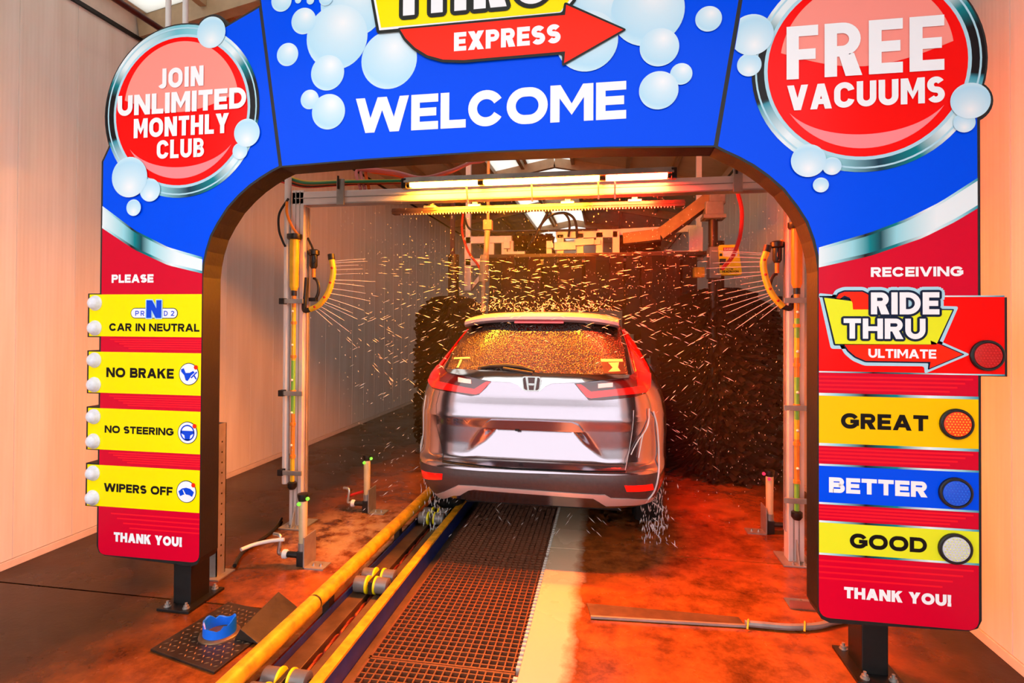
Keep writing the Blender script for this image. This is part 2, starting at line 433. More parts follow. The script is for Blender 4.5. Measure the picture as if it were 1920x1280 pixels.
for X in (-3.2, -2.66, -2.08, -1.54, -.62, .35, 1.1):
    MB().box(X-.03, YF, ZR(X)-.09, X+.03, YB, ZR(X)-.002).build('purlin', 'tan_steel', ceil)
MB().box(WL-.01, YF, ZE-.005, WL+.02, YB, ZE+.025).build('eave_trim', 'rusty_black', ceil)
MB().box(WR-.02, YF, ZE-.005, WR+.01, YB, ZE+.025).build('eave_trim', 'rusty_black', ceil)
# wall top closers between panels and roof
struct(MB().box(WL-.18, YF, ZE, WL-.02, YB, ZR(WL)).build('trim_1', 'wall_trim')); struct(MB().box(WR+.02, YF, ZE, WR+.18, YB, ZR(WR)).build('trim_2', 'wall_trim'))

o = MB().tube([(-3.3, 1.2, 3.78), (-3.3, 6.8, 3.79)], .022, 10).build('sprinkler_pipe', 'dark_red_steel', None, True)
tag(o, 'dark red sprinkler pipe under the roof at upper left', 'pipe')
for px, lab in ((316, 'left of the two white hanger pipes behind the left medallion'), (348, 'right of the two white hanger pipes behind the left medallion')):
    p = onY(3.3, px, 0)
    o = MB().tube([(p.x, 3.3, 2.6), (p.x, 3.3, ZR(p.x))], .018, 12).build('hanger_pipe', 'pvc_white', None, True)
    tag(o, lab, 'pipe', 'hanger pipes behind the arch')
# ---------------------------------------------------------------- lettering (strokes and plates, capital height 1)
def arc(cx, cy, rx, ry, a0, a1, n=14):
    return [(cx+rx*math.cos(R(a0+(a1-a0)*i/n)), cy+ry*math.sin(R(a0+(a1-a0)*i/n))) for i in range(n+1)]
def stroke(pts, t):
    out = []; L = []; Rr = []; P = []
    for a, b in pts:
        q = Vector((a, b, 0))
        if not P or (q-P[-1]).length > 1e-4: P.append(q)
    for i, p in enumerate(P):
        d0 = (P[i]-P[i-1]).normalized() if i else None
        d1 = (P[i+1]-P[i]).normalized() if i < len(P)-1 else None
        d = d1 if d0 is None else d0 if d1 is None else (d0+d1).normalized()
        nrm = Vector((-d.y, d.x, 0)); k = 1.0
        if d0 is not None and d1 is not None: k = 1/max(.5, nrm.dot(Vector((-d0.y, d0.x, 0))))
        L.append(p+nrm*t/2*k); Rr.append(p-nrm*t/2*k)
    for i in range(len(P)-1):
        out.append([(L[i].x, L[i].y), (L[i+1].x, L[i+1].y), (Rr[i+1].x, Rr[i+1].y), (Rr[i].x, Rr[i].y)])
    return out
def rc(x0, y0, x1, y1): return [(x0, y0), (x1, y0), (x1, y1), (x0, y1)]
def bowl(x0, y0, x1, y1, t, n=8):
    r = min((y1-y0)/2, (x1-x0)*.95); ri = max(.001, r-t)
    o = [(x0, y0)] + [(x1-r+r*math.cos(R(a)), y0+r+r*math.sin(R(a))) for a in [-90+90*i/n for i in range(n+1)]] + \
        [(x1-r+r*math.cos(R(a)), y1-r+r*math.sin(R(a))) for a in [90*i/n for i in range(n+1)]] + [(x0, y1)]
    q = [(x0, y0+t)] + [(x1-r+ri*math.cos(R(a)), y0+r+ri*math.sin(R(a))) for a in [-90+90*i/n for i in range(n+1)]] + \
        [(x1-r+ri*math.cos(R(a)), y1-r+ri*math.sin(R(a))) for a in [90*i/n for i in range(n+1)]] + [(x0, y1-t)]
    return [[o[i], o[i+1], q[i+1], q[i]] for i in range(len(o)-1)]
def ringpts(W, t, n=9):
    r = min(W/2, .5)-t/2; x0, x1, y0, y1 = t/2, W-t/2, t/2, 1-t/2
    return (arc(x1-r, y0+r, r, r, -90, 0, n) + arc(x1-r, y1-r, r, r, 0, 90, n) + arc(x0+r, y1-r, r, r, 90, 180, n) + arc(x0+r, y0+r, r, r, 180, 270, n))
WD = dict(A=1.02, B=.84, C=.95, D=.94, E=.74, F=.72, G=1.0, H=.92, I=0, J=.62, K=.92, L=.68, M=1.08, N=.94, O=1.06, P=.8, R=.84, S=.78, T=.80, U=.9, V=1.0, W=1.5, X=.96, Y=.98)
def glyph(ch, W, t):
    s = t*1.1; d = t*.92
    if ch == 'A': return [[(0,0),(s,0),(W/2+s/2,1),(W/2-s/2,1)], [(W-s,0),(W,0),(W/2+s/2,1),(W/2-s/2,1)], rc(W*.2,.19,W*.8,.19+d)]
    if ch == 'B': return [rc(0,0,t,1)] + bowl(t*.9,.5-d*.35,W*.95,1,d) + bowl(t*.9,0,W,.5+d*.45,d)
    if ch in 'CG':
        q = ringpts(W, t); pts = [p for p in q[18:]] ; top = [p for p in q[9:18] if p[1] > .66]; bot = [p for p in q[:9] if p[1] < .34]
        out = stroke(top+q[18:]+bot, t)
        if ch == 'G': out += [rc(W*.52, .5-d*.6, W, .5+d*.4), rc(W-t, .2, W, .5)]
        return out
    if ch == 'D': return [rc(0,0,t,1)] + bowl(t*.9,0,W,1,d)
    if ch == 'E': return [rc(0,0,t,1), rc(0,0,W,d), rc(0,.5-d/2,W*.93,.5+d/2), rc(0,1-d,W,1)]
    if ch == 'F': return [rc(0,0,t,1), rc(0,.46-d/2,W*.92,.46+d/2), rc(0,1-d,W,1)]
    if ch == 'H': return [rc(0,0,t,1), rc(W-t,0,W,1), rc(0,.5-d/2,W,.5+d/2)]
    if ch == 'I': return [rc(0,0,t,1)]
    if ch == 'J':
        r = min(W/2, .5)-t/2
        return stroke([(W-t/2, 1)] + arc(W-t/2-r, r+t/2, r, r, 0, -90, 8) + arc(t/2+r, r+t/2, r, r, -90, -160, 7), t)
    if ch == 'K': return [rc(0,0,t,1), [(t*.7,.30),(t*.7,.58),(W-s*1.15,1),(W,1)], [(W*.34,.50),(W*.34+s*.75,.72),(W,0),(W-s*1.2,0)]]
    if ch == 'L': return [rc(0,0,t,1), rc(0,0,W,d)]
    if ch == 'M': return [rc(0,0,t,1), rc(W-t,0,W,1), [(0,1),(s,1),(W/2,.36+t*.5),(W/2,.18)], [(W,1),(W-s,1),(W/2,.36+t*.5),(W/2,.18)]]
    if ch == 'N': return [rc(0,0,t,1), rc(W-t,0,W,1), [(0,1),(s,1),(W,0),(W-s,0)]]
    if ch == 'O':
        q = ringpts(W, t); return stroke(q+[q[0], q[1]], t)
    if ch == 'P': return [rc(0,0,t,1)] + bowl(t*.9,.36,W,1,d)
    if ch == 'R': return [rc(0,0,t,1)] + bowl(t*.9,.37,W*.96,1,d) + [[(W*.38,.40),(W*.38+s*1.1,.42),(W,0),(W-s*1.2,0)]]
    if ch == 'S':
        ry = .25-t/4; rx = W/2-t/2; a = arc(W/2, .5+ry, rx, ry, 28, 270, 18); b = arc(W/2, .5-ry, rx, ry, 90, -152, 18)
        return stroke(a+b[1:], t)
    if ch == 'T': return [rc(W/2-t/2,0,W/2+t/2,1), rc(0,1-d,W,1)]
    if ch == 'U':
        r = min(W/2, .5)-t/2; return stroke([(t/2, 1)] + arc(t/2+r, r+t/2, r, r, 180, 270, 8) + arc(W-t/2-r, r+t/2, r, r, 270, 360, 8) + [(W-t/2, 1)], t)
    if ch == 'V': return [[(0,1),(s,1),(W/2+s/2,0),(W/2-s/2,0)], [(W,1),(W-s,1),(W/2-s/2,0),(W/2+s/2,0)]]
    if ch == 'W':
        a, b = W*.27, W*.73; h = s*.5
        return [[(0,1),(s,1),(a+h,0),(a-h,0)], [(W/2-h,1),(W/2+h,1),(a+h,0),(a-h,0)], [(W/2-h,1),(W/2+h,1),(b+h,0),(b-h,0)], [(W,1),(W-s,1),(b-h,0),(b+h,0)]]
    if ch == 'X': return [[(0,0),(s*1.15,0),(W,1),(W-s*1.15,1)], [(0,1),(s*1.15,1),(W,0),(W-s*1.15,0)]]
    if ch == 'Y': return [rc(W/2-t/2,0,W/2+t/2,.46), [(0,1),(s*1.1,1),(W/2+t/2,.40),(W/2-t/2,.40)], [(W,1),(W-s*1.1,1),(W/2-t/2,.40),(W/2+t/2,.40)]]
    if ch == '!': return [rc(0,0,t,t), [(t*.1,.30),(t*.9,.30),(t,1),(0,1)]]
    if ch == '2': return stroke(arc(W/2, .70, W/2-t/2, .30-t/2, 170, -20, 12) + [(t*.6, t*.6)], t) + [rc(0,0,W,d)]
    if ch == '-': return [rc(0,.4,W,.4+d)]
    return []
def text_polys(txt, x0, x1, z0, h, t=.2, gap=.10, space=.34, words=False):
    """text fitted from x0 to x1 with its foot at z0 and capital height h"""
    nat = 0.
    for i, c in enumerate(txt):
        nat += space if c == ' ' else t if c in 'I!' else WD.get(c, .6)
    fixed = sum(t for c in txt if c in 'I!') + gap*(len(txt)-1)
    k = ((x1-x0)/h - fixed)/(nat-sum(t for c in txt if c in 'I!'))
    out = [[]]; x = 0.
    for c in txt:
        if c == ' ': x += space*k+gap; out.append([]); continue
        w = t if c in 'I!' else WD.get(c, .6)*k
        if c == '!': out.append([])
        out[-1] += [[(x0+(x+a)*h, z0+b*h) for a, b in p] for p in glyph(c, w, t)]
        x += w+gap
    return out if words else [p for q in out for p in q]
YA = 2.70                     # front plane of the arch sign
def A(px, py): p = onY(YA, px, py); return (p.x, p.z)
def text(name, txt, bl, br, tl, tr, lay, m, par, t=.2, gap=.10, grow=0., space=.34, y=None):
    a, b, c, d = A(*bl), A(*br), A(*tl), A(*tr)
    z0 = (a[1]+b[1])/2; h = (c[1]+d[1])/2-z0; x0 = (a[0]+c[0])/2 if abs(bl[0]-tl[0]) < 4 else a[0]; x1 = b[0]
    yy = YA-.0009*lay if y is None else y
    offs = [(0, 0)] if grow <= 0 else [(grow*math.cos(k*math.pi/8), grow*math.sin(k*math.pi/8)) for k in range(16)]
    for P in text_polys(txt, x0, x1, z0, h, t, gap, space, True):
        mb = MB()
        for j, (ox, oz) in enumerate(offs):
            for i, p in enumerate(P): mb.flat([(q[0]+ox, q[1]+oz) for q in p], yy-1.2e-5*(j*4+i % 4))
        o = mb.build(name, m, par)
    return o
def circ(cx, cz, r, n=48, a0=0, a1=360):
    full = abs(a1-a0) >= 360
    return [(cx+r*math.cos(R(a0+(a1-a0)*i/n)), cz+r*math.sin(R(a0+(a1-a0)*i/n))) for i in range(n if full else n+1)]
def plate(name, poly, lay, m, par): return MB().flat(poly, YA-.0009*lay).build(name, m, par)
def ringplate(name, cx, cz, r0, r1, lay, m, par, n=72):
    o = circ(cx, cz, r1, n); i = circ(cx, cz, r0, n); mb = MB()
    mb.add([(a, YA-.0009*lay, b) for a, b in o+i], [(k, (k+1) % n, n+(k+1) % n, n+k) for k in range(n)])
    return mb.build(name, m, par)
def clipx(poly, f):
    """keep the part of a polygon where f(p) >= 0"""
    out = []
    for i, p in enumerate(poly):
        q = poly[(i+1) % len(poly)]; a, b = f(p), f(q)
        if a >= 0: out.append(p)
        if (a >= 0) != (b >= 0):
            t = a/(a-b); out.append((p[0]+(q[0]-p[0])*t, p[1]+(q[1]-p[1])*t))
    return out
def grow_poly(poly, d):
    """offset an outline outward by d"""
    n = len(poly); area = sum(poly[i][0]*poly[(i+1) % n][1]-poly[(i+1) % n][0]*poly[i][1] for i in range(n))
    s = 1 if area > 0 else -1; out = []
    for i in range(n):
        a, b, c = (Vector((*poly[j % n], 0)) for j in (i-1, i, i+1))
        d0, d1 = (b-a).normalized(), (c-b).normalized()
        n0, n1 = Vector((d0.y, -d0.x, 0))*s, Vector((d1.y, -d1.x, 0))*s
        m = (n0+n1)
        if m.length < .3: m = n0.copy()
        m.normalize(); k = 1/max(.72, m.dot(n0)); p = b+m*d*k; out.append((p.x, p.y))
    return out
def rounded(poly, r, n=5):
    out = []; N = len(poly)
    for i in range(N):
        a, b, c = (Vector((*poly[j % N], 0)) for j in (i-1, i, i+1))
        ra = min(r, (a-b).length*.45, (c-b).length*.45)
        p, q = b+(a-b).normalized()*ra, b+(c-b).normalized()*ra
        for k in range(n+1):
            t = k/n; w = p*(1-t)**2+b*2*t*(1-t)+q*t*t; out.append((w.x, w.y))
    return out

# ---------------------------------------------------------------- the arch sign
XC = -.617; HB = 1.553; YBK = YA+.14
arch = thing('welcome_arch', (XC, YA+.07, 0), 'blue red and yellow welcome arch sign spanning the wash lane', 'sign')
half_open = [(1.553, .27), (1.553, 1.84), (1.545, 1.91), (1.530, 1.98), (1.503, 2.06), (1.462, 2.13), (1.405, 2.21), (1.338, 2.275), (1.275, 2.325), (1.212, 2.364), (1.150, 2.397), (1.095, 2.420)]
MED = {-1: (-2.318, 2.755), 1: (1.131, 2.757)}
def inset(poly, d): return grow_poly(poly, -d)
def zA(px, py): return A(px, py)[1]
seamL = (A(527, 314), A(487, 0)); seamR = (A(1341, 275), A(1388, 0))
def seam_x(side, z):
    (x0, z0), (x1, z1) = seamL if side < 0 else seamR
    return x0+(x1-x0)*(z-z0)/(z1-z0)
def pillar_outline(s):
    """world outline of one pillar cabinet, without tabs and medallion"""
    inn = [(XC+s*x, z) for x, z in half_open]
    inn[-1] = (seam_x(s, 2.420), 2.420)
    zt = 3.30 if s < 0 else 3.32
    xo = XC+s*2.205
    c = MED[s]
    p = [(xo, .285+.05), (xo-s*.015, .285+.015), (xo-s*.05, .285)] + [(inn[0][0]+s*.05, .268), (inn[0][0]+s*.015, .268+.015), (inn[0][0], .268+.05)] + inn[1:]
    p += [(seam_x(s, zt), zt)]
    p += [(XC+s*1.50, 3.18), (c[0]-s*.05, 3.15), (c[0]+s*.40, 2.9), (c[0]+s*.44, 2.62), (xo, 2.5)]
    return p
YB1, YB2 = None, None
bandsL = [(zA(180, 550), zA(180, 632)), (zA(180, 657), zA(180, 737.5)), (zA(180, 762.5), zA(180, 843.5)), (zA(180, 868.5), zA(180, 949.5))]
for s in (-1, 1):
    side = 'left' if s < 0 else 'right'
    out = pillar_outline(s); cx, cz = MED[s]
    body = MB().prism(out, YA, YBK).prism(circ(cx, cz, .488, 64), YA+.0004, YBK-.0004)
    if s < 0:
        bx, bz = A(398, 61); body.prism(circ(bx, bz, .1, 32), YA+.0002, YBK-.0002)
        for zt, zb in bandsL: body.prism([(-2.90, zb), (-2.7, zb), (-2.7, zt), (-2.90, zt)], YA+.0002, YBK-.0002)
    else:
        bx, bz = A(1816.6, 190.6); body.prism(circ(bx, bz, .094, 32), YA+.0002, YBK-.0002)
        body.prism([(1.5, zA(1885, 706)), (1.688, zA(1885, 706)), (1.688, zA(1885, 557)), (1.5, zA(1885, 557))], YA+.0002, YBK-.0002)
    cab = body.build('pillar_cabinet', 'rusty_black', arch, label='%s pillar cabinet with black edge' % side)
    # blue field, lower red field, chrome swoosh
    cut_top = [(p[0], p[1]) for p in out]
    face = inset(out, .012)
    if s < 0:
        up = [A(194-6, 387), A(194, 391), A(254, 436), A(316, 467.5), A(386.6, 488), A(400, 491)]; lo = [A(188, 420), A(194, 424), A(254, 464), A(316, 492.5), A(385, 509), A(400, 512)]
    else:
        up = [A(1520, 473), A(1533, 469.5), A(1631, 441), A(1700, 415), A(1762, 384), A(1840, 334), A(1850, 328)]; lo = [A(1520, 499), A(1533, 496), A(1631, 474), A(1730, 440), A(1790, 410), A(1840, 380), A(1850, 373)]
    def swoosh_z(line, x):
        for (xa, za), (xb, zb) in zip(line, line[1:]):
            if xa <= x <= xb: return za+(zb-za)*(x-xa)/(xb-xa)
        return line[0][1] if x < line[0][0] else line[-1][1]
    xi = XC+s*(HB+.004); xo = XC+s*(2.205-.012)
    xs = [min(xi, xo)+(abs(xo-xi))*k/20 for k in range(21)]
    plate('print_field', clipx(face, lambda p: p[1]-1.70), 1, 'print_blue', cab)
    zb0 = .268+.02
    red = [(x, swoosh_z(lo, x)) for x in xs][::-1]
    low = rounded([(min(xi, xo), .29), (max(xi, xo), .29), (max(xi, xo), 1.6), (min(xi, xo), 1.6)], .05)
    low = [p for p in low if p[1] < 1.0]
    lowL = sorted([p for p in low if p[0] < (xi+xo)/2], key=lambda p: -p[1]); lowR = sorted([p for p in low if p[0] > (xi+xo)/2], key=lambda p: p[1])
    plate('print_field', red + lowL + lowR, 2, 'print_red', cab)
    up2 = [(x, swoosh_z(up, x)) for x in xs]; mid = [(x, swoosh_z(lo, x)) for x in xs]
    plate('print_swoosh', up2 + [(x, z-.012) for x, z in mid][::-1], 3, 'print_chrome_band', cab)
    plate('print_swoosh_edge', [(x, z) for x, z in mid] + [(x, z-.014) for x, z in mid][::-1], 4, 'print_chrome_line', cab)
    plate('print_swoosh_edge', [(x, z+.012) for x, z in up2] + [(x, z) for x, z in up2][::-1], 4, 'print_chrome_line', cab)
    # medallion
    ringplate('medallion_rim', cx, cz, .415, .478, 4, 'print_chrome_ring', cab)
    ringplate('medallion_rim', cx, cz, .455, .463, 5, 'print_ice', cab)
    ringplate('medallion_rim', cx, cz, .408, .424, 5, 'print_ice', cab)
    plate('medallion_face', circ(cx, cz, .409, 64), 6, 'print_bright_red', cab)
    # gloss highlight: upper disc cut off by a shallow curve, lower crescent
    hi = circ(cx+.0, cz+.03, .355, 48, 8, 172); k0, k1 = hi[-1], hi[0]
    sag = [(k0[0]+(k1[0]-k0[0])*q/16, k0[1]+(k1[1]-k0[1])*q/16 - .085*math.sin(math.pi*q/16)) for q in range(1, 16)]
    plate('medallion_gloss', hi + sag, 7, 'print_pink', cab)
    cr0 = circ(cx, cz, .372, 30, 212, 328); cr1 = [(cx+(p[0]-cx)*.985, cz+.055+(p[1]-cz)*1.0) for p in cr0]
    cr = []
    for q in range(31):
        w = math.sin(math.pi*q/30); cr.append((cr0[q][0], cr0[q][1]+.062*w))
    plate('medallion_gloss', cr0 + cr[::-1], 7, 'print_pink_pale', cab)
    def bubble(px, py, r, lay=9, kind='print_bubble_low', par=cab, clip=None):
        c = A(px, py); rr = abs(A(px+r, py)[0]-A(px-r, py)[0])/2; P = circ(c[0], c[1], rr, 36)
        if clip: P = clipx(P, clip)
        return plate('print_bubble', P, lay, kind, par)
    if s < 0:
        for i, b in enumerate(((398, 62, 26.5), (452, 284, 14), (465, 250, 24), (284, 357, 19), (246, 333, 33), (254, 390, 13.5))): bubble(*b, lay=9+i)
        text('lettering', 'JOIN', (299.7, 167), (384, 163), (299.7, 130), (384, 125), 12, 'print_white', cab, .235, .11)
        text('lettering', 'UNLIMITED', (223.4, 217.8), (463.8, 205.3), (223.4, 180), (463.8, 166), 12, 'print_white', cab, .26, .09)
        text('lettering', 'MONTHLY', (253.8, 259.4), (431.5, 251.2), (253.8, 223.4), (431.5, 214), 12, 'print_white', cab, .235, .09)
        text('lettering', 'CLUB', (296.9, 298.4), (385, 295.3), (296.9, 264), (385, 260), 12, 'print_white', cab, .22, .1)
        text('lettering', 'PLEASE', (210.6, 530), (289, 530), (210.6, 514.4), (289, 514.4), 5, 'print_white', cab, .28, .08)
        for bi, (zt, zb) in enumerate(bandsL):
            plate('print_band', [(-2.886, zb+.006), (xi, zb+.006), (xi, zt-.006), (-2.886, zt-.006)], 4, 'print_yellow', cab)
            if bi < 3:
                z2 = bandsL[bi+1][0]
                for q in range(5):
                    zz = zb-(zb-z2)*(q+.8)/6; plate('print_stripe', [(xo+.06+.03*q, zz-.004), (xi, zz-.004), (xi, zz+.004), (xo+.06+.03*q, zz+.004)], 3, 'print_red_stripe', cab)
            for q, f in enumerate((.24, .80)):
                zz = zt-(zt-zb)*(.22 if q == 0 else .79)
                d = MB().lathe((-2.846, YA-.002, zz), (0, -1, 0), [(0, .043), (.006, .043), (.010, .038), (.024, .033), (.034, .022), (.038, .010), (.039, .002)], 24)
                d.build('bulb', 'bulb_white', cab, True, label='round white marker bulb')
        for q in range(4):
            zz = bandsL[3][1]-.03-q*.025; plate('print_stripe', [(xo+.08+.04*q, zz-.004), (xi, zz-.004), (xi, zz+.004), (xo+.08+.04*q, zz+.004)], 3, 'print_red_stripe', cab)
        BK = 'print_black'
        pl = A(247.5, 587); pr = A(333.4, 587); hh = (zA(290, 578.4)-zA(290, 595.6))/2; zc = zA(290, 587)
        pill = circ(pl[0]+hh, zc, hh, 16, 90, 270) + circ(pr[0]-hh, zc, hh, 16, -90, 90)
        plate('gear_pill', grow_poly(pill, .004), 5, 'print_navy', cab); plate('gear_pill', pill, 6, 'print_white', cab)
        for ch, xa, xb in (('P', 255.3, 262.2), ('R', 265.5, 272.5), ('D', 309, 316), ('2', 322, 328.3)):
            text('gear_letter', ch, (xa, 592), (xb, 592), (xa, 582.5), (xb, 582.5), 7, 'print_icon_blue', cab, .18)
        text('gear_letter', 'N', (276.6, 596), (304.7, 596), (276.6, 562.8), (304.7, 562.8), 8, 'print_ice', cab, .33, grow=.006)
        text('gear_letter', 'N', (276.6, 596), (304.7, 596), (276.6, 562.8), (304.7, 562.8), 9, 'print_icon_blue', cab, .33)
        text('lettering', 'CAR IN NEUTRAL', (206, 620), (375, 622), (206, 605.6), (375, 607), 5, BK, cab, .255, .09)
        text('lettering', 'NO BRAKE', (200.6, 706.6), (327, 709.7), (200.6, 688.4), (327, 691), 5, BK, cab, .265, .09)
        text('lettering', 'NO STEERING', (197.5, 810.3), (326.6, 816.6), (197.5, 797), (326.6, 802), 5, BK, cab, .265, .09)
        text('lettering', 'WIPERS OFF', (196, 921), (324.7, 928), (196, 905), (324.7, 912), 5, BK, cab, .265, .09)
        text('lettering', 'THANK YOU!', (214.7, 1015), (342, 1023.8), (214.7, 996), (342, 1007), 5, 'print_white', cab, .29, .07)
        for k, (px, py) in enumerate(((355.3, 701), (352.8, 810.8), (350.6, 921))):
            c = A(px, py); r = .061
            plate('icon_disc', circ(c[0], c[1], r, 32), 5, 'print_navy', cab); plate('icon_disc', circ(c[0], c[1], r-.004, 32), 6, 'print_white', cab)
            def ic(pts): plate('icon_mark', [(c[0]+a*r, c[1]+b*r) for a, b in pts], 7, 'print_icon_blue', cab)
            if k == 0:
                ic([(-.78,.42),(-.5,.52),(-.3,.1),(.1,.12),(.45,.3),(.6,.15),(.25,-.12),(.15,-.3),(-.1,-.62),(-.3,-.55),(-.45,-.1),(-.75,.2)])
                ic([(.2,-.3),(.78,.25),(.86,.15),(.6,-.08),(.82,-.4),(.72,-.48),(.5,-.18),(.3,-.38)])
            elif k == 1:
                ringplate('icon_mark', c[0], c[1], r*.6, r*.72, 7, 'print_icon_blue', cab, 32)
                ic([(-.68,.18),(.68,.18),(.68,-.02),(.3,-.22),(.22,-.68),(-.22,-.68),(-.3,-.22),(-.68,-.02)])
            else:
                ic([(-.78,.0),(-.4,.28),(0,.36),(.4,.28),(.78,.0),(.6,-.42),(.3,-.28),(0,-.24),(-.3,-.28),(-.6,-.42)])
                plate('icon_mark', [(c[0]+a*r, c[1]+b*r) for a, b in ((-.35,.15),(-.28,.18),(.1,-.42),(-.05,-.5))], 8, 'print_white', cab)
            plate('icon_cross', circ(c[0]+r*.72, c[1]+r*.62, r*.2, 16), 8, 'print_orange_red', cab)
    else:
        sx = lambda p: p[0]-(seam_x(1, p[1])+.012)
        for i, b in enumerate(((1404, 123, 23), (1408.8, 67, 41), (1805.6, 231, 21), (1816.6, 190.6, 38), (1558, 312.5, 18), (1514, 302.5, 33), (1537, 348, 15))): bubble(*b, lay=9+i, clip=sx)
        text('lettering', 'FREE', (1473.4, 152), (1768, 132), (1473.4, 53.8), (1768, 28.75), 12, 'print_white', cab, .215, .11)
        text('lettering', 'VACUUMS', (1474.4, 209.5), (1768.8, 193), (1474.4, 162.5), (1768.8, 144.4), 12, 'print_white', cab, .23, .08)
        text('lettering', 'RECEIVING', (1632, 518.8), (1805, 518), (1632, 501), (1805, 499.5), 5, 'print_white', cab, .27, .09)
        zr = [zA(1700, 555.5), zA(1700, 699.5), zA(1700, 742.5), zA(1700, 838.5), zA(1700, 877.5), zA(1700, 951), zA(1700, 986), zA(1700, 1048)]
        plate('print_band', [(xi, zr[1]), (1.676, zr[1]), (1.676, zr[0]), (xi, zr[0])], 4, 'print_bright_red', cab)
        for za, zb, m in ((zr[2], zr[3], 'print_amber'), (zr[4], zr[5], 'print_blue'), (zr[6], zr[7], 'print_lime')):
            plate('print_band', [(xi, zb), (xo, zb), (xo, za), (xi, za)], 4, m, cab)
        for z, w in ((zr[0], .006), (zr[1], .006), (zr[2], .012), (zr[3], .012), (zr[4], .009), (zr[5], .009), (zr[6], .009), (zr[7], .009)):
            plate('print_line', [(xi, z-w/2), (xo if z not in zr[:2] else 1.676, z-w/2), (xo if z not in zr[:2] else 1.676, z+w/2), (xi, z+w/2)], 5, 'print_chrome_line', cab)
        for za, zb in ((zr[1], zr[2]), (zr[3], zr[4]), (zr[5], zr[6])):
            for q in range(4):
                zz = za+(zb-za)*(q+1.2)/5.5; plate('print_stripe', [(xi, zz-.004), (xo-.03*q-.02, zz-.004), (xo-.03*q-.02, zz+.004), (xi, zz+.004)], 3, 'print_red_stripe', cab)
        for q in range(4):
            zz = zr[7]-.03-q*.026; plate('print_stripe', [(xi, zz-.004), (xo-.04*q-.02, zz-.004), (xo-.04*q-.02, zz+.004), (xi, zz+.004)], 3, 'print_red_stripe', cab)
        text('lettering', 'GREAT', (1576, 802), (1739.6, 808.5), (1576, 774), (1739.6, 778), 5, 'print_black', cab, .265, .09)
        text('lettering', 'BETTER', (1553.6, 923), (1738, 931), (1553.6, 894), (1738, 902), 5, 'print_white', cab, .28, .08)
        text('lettering', 'GOOD', (1592.6, 1027.6), (1737, 1034), (1592.6, 1000), (1737, 1006), 5, 'print_black', cab, .265, .08)
        text('lettering', 'THANK YOU!', (1581.8, 1120.6), (1782.4, 1135), (1581.8, 1099), (1782.4, 1114), 5, 'print_white', cab, .29, .07)
        # logo: ribbon, yellow board, arrow, outlined letters
        def PX(pts): return [A(*p) for p in pts]
        board = PX([(1544, 558), (1600, 565), (1600, 579), (1784, 581.5), (1754, 645.5), (1565, 644.5)])
        ribbon = PX([(1567, 559), (1572, 551), (1582, 547), (1616, 547), (1626, 552), (1630, 562), (1630, 580), (1598, 580), (1597, 568), (1592, 558), (1582, 554), (1574, 560)])
        arrow = PX([(1582, 646), (1590, 657), (1603, 668), (1622, 676), (1743, 678), (1741, 690), (1803, 664), (1743, 638), (1744, 646)])
        for P in (board, ribbon, arrow): plate('logo_halo', rounded(grow_poly(P, .022), .012), 5, 'print_ice', cab)
        text('logo_halo', 'RIDE', (1631, 588.6), (1759, 590), (1631, 548), (1759, 548), 5, 'print_ice', cab, .26, .08, grow=.024)
        for P in (board, ribbon, arrow): plate('logo_outline', rounded(grow_poly(P, .007), .006), 6, 'print_navy', cab)
        plate('logo_ribbon', ribbon, 7, 'print_orange_red', cab); plate('logo_board', board, 8, 'print_lime', cab)
        plate('logo_arrow', arrow, 8, 'print_orange_red', cab)
        plate('logo_ribbon', [ribbon[k] for k in (4, 5, 6, 7, 8, 9, 3)][:6], 9, 'print_orange_red', cab)
        text('logo_outline', 'RIDE', (1631, 588.6), (1759, 590), (1631, 548), (1759, 548), 10, 'print_navy', cab, .26, .08, grow=.010)
        text('lettering', 'RIDE', (1631, 588.6), (1759, 590), (1631, 548), (1759, 548), 11, 'print_white', cab, .26, .08)
        text('logo_outline', 'THRU', (1580, 635), (1733, 635), (1580, 597), (1733, 597), 10, 'print_navy', cab, .25, .08, grow=.010)
        text('lettering', 'THRU', (1580, 635), (1733, 635), (1580, 597), (1733, 597), 11, 'print_white', cab, .25, .08)
        text('lettering', 'ULTIMATE', (1626.4, 670), (1753.3, 672), (1626.4, 653.5), (1753.3, 655), 10, 'print_white', cab, .24, .07)
        for (px, py, nm, lab) in ((1848.5, 666, 'led_red', 'dark red indicator lamp'), (1791.4, 794, 'led_amber', 'amber dotted indicator lamp'), (1789.5, 922.6, 'led_blue', 'blue indicator lamp'), (1788.8, 1027, 'led_white', 'white dotted indicator lamp')):
            c = A(px, py); r = .060
            lampb = MB().lathe((c[0], YA-.003, c[1]), (0, -1, 0), [(0, r+.006), (.012, r+.006), (.016, r+.002), (.016, r-.004), (.010, r-.006)], 32).build('indicator_lamp', 'black_rubber', cab, True, label=lab)
            MB().lathe((c[0], YA-.012, c[1]), (0, -1, 0), [(0, r-.006), (.006, r-.007), (.009, r*.6), (.010, r*.1)], 32).build('lamp_lens', nm, cab, True)
            mb = MB()
            for i in range(-4, 5):
                for j in range(-4, 5):
                    a, b = (i+.5*(j % 2))*.0125, j*.0112
                    if a*a+b*b < (r-.012)**2:
                        mb.lathe((c[0]+a, YA-.018, c[1]+b), (0, -1, 0), [(0, .0032), (.005, .0026), (.0065, .0005)], 6)
            mb.build('led_dots', nm+'_dot', cab, False, kind='stuff')
    # leg under the cabinet
    lx = -2.345 if s < 0 else 1.205
    ly0 = YA+.06
    leg = MB().box(lx-.055, ly0+.02, .012, lx+.055, ly0+.17, .32).build('leg', 'black_trim', arch, bev=.004)
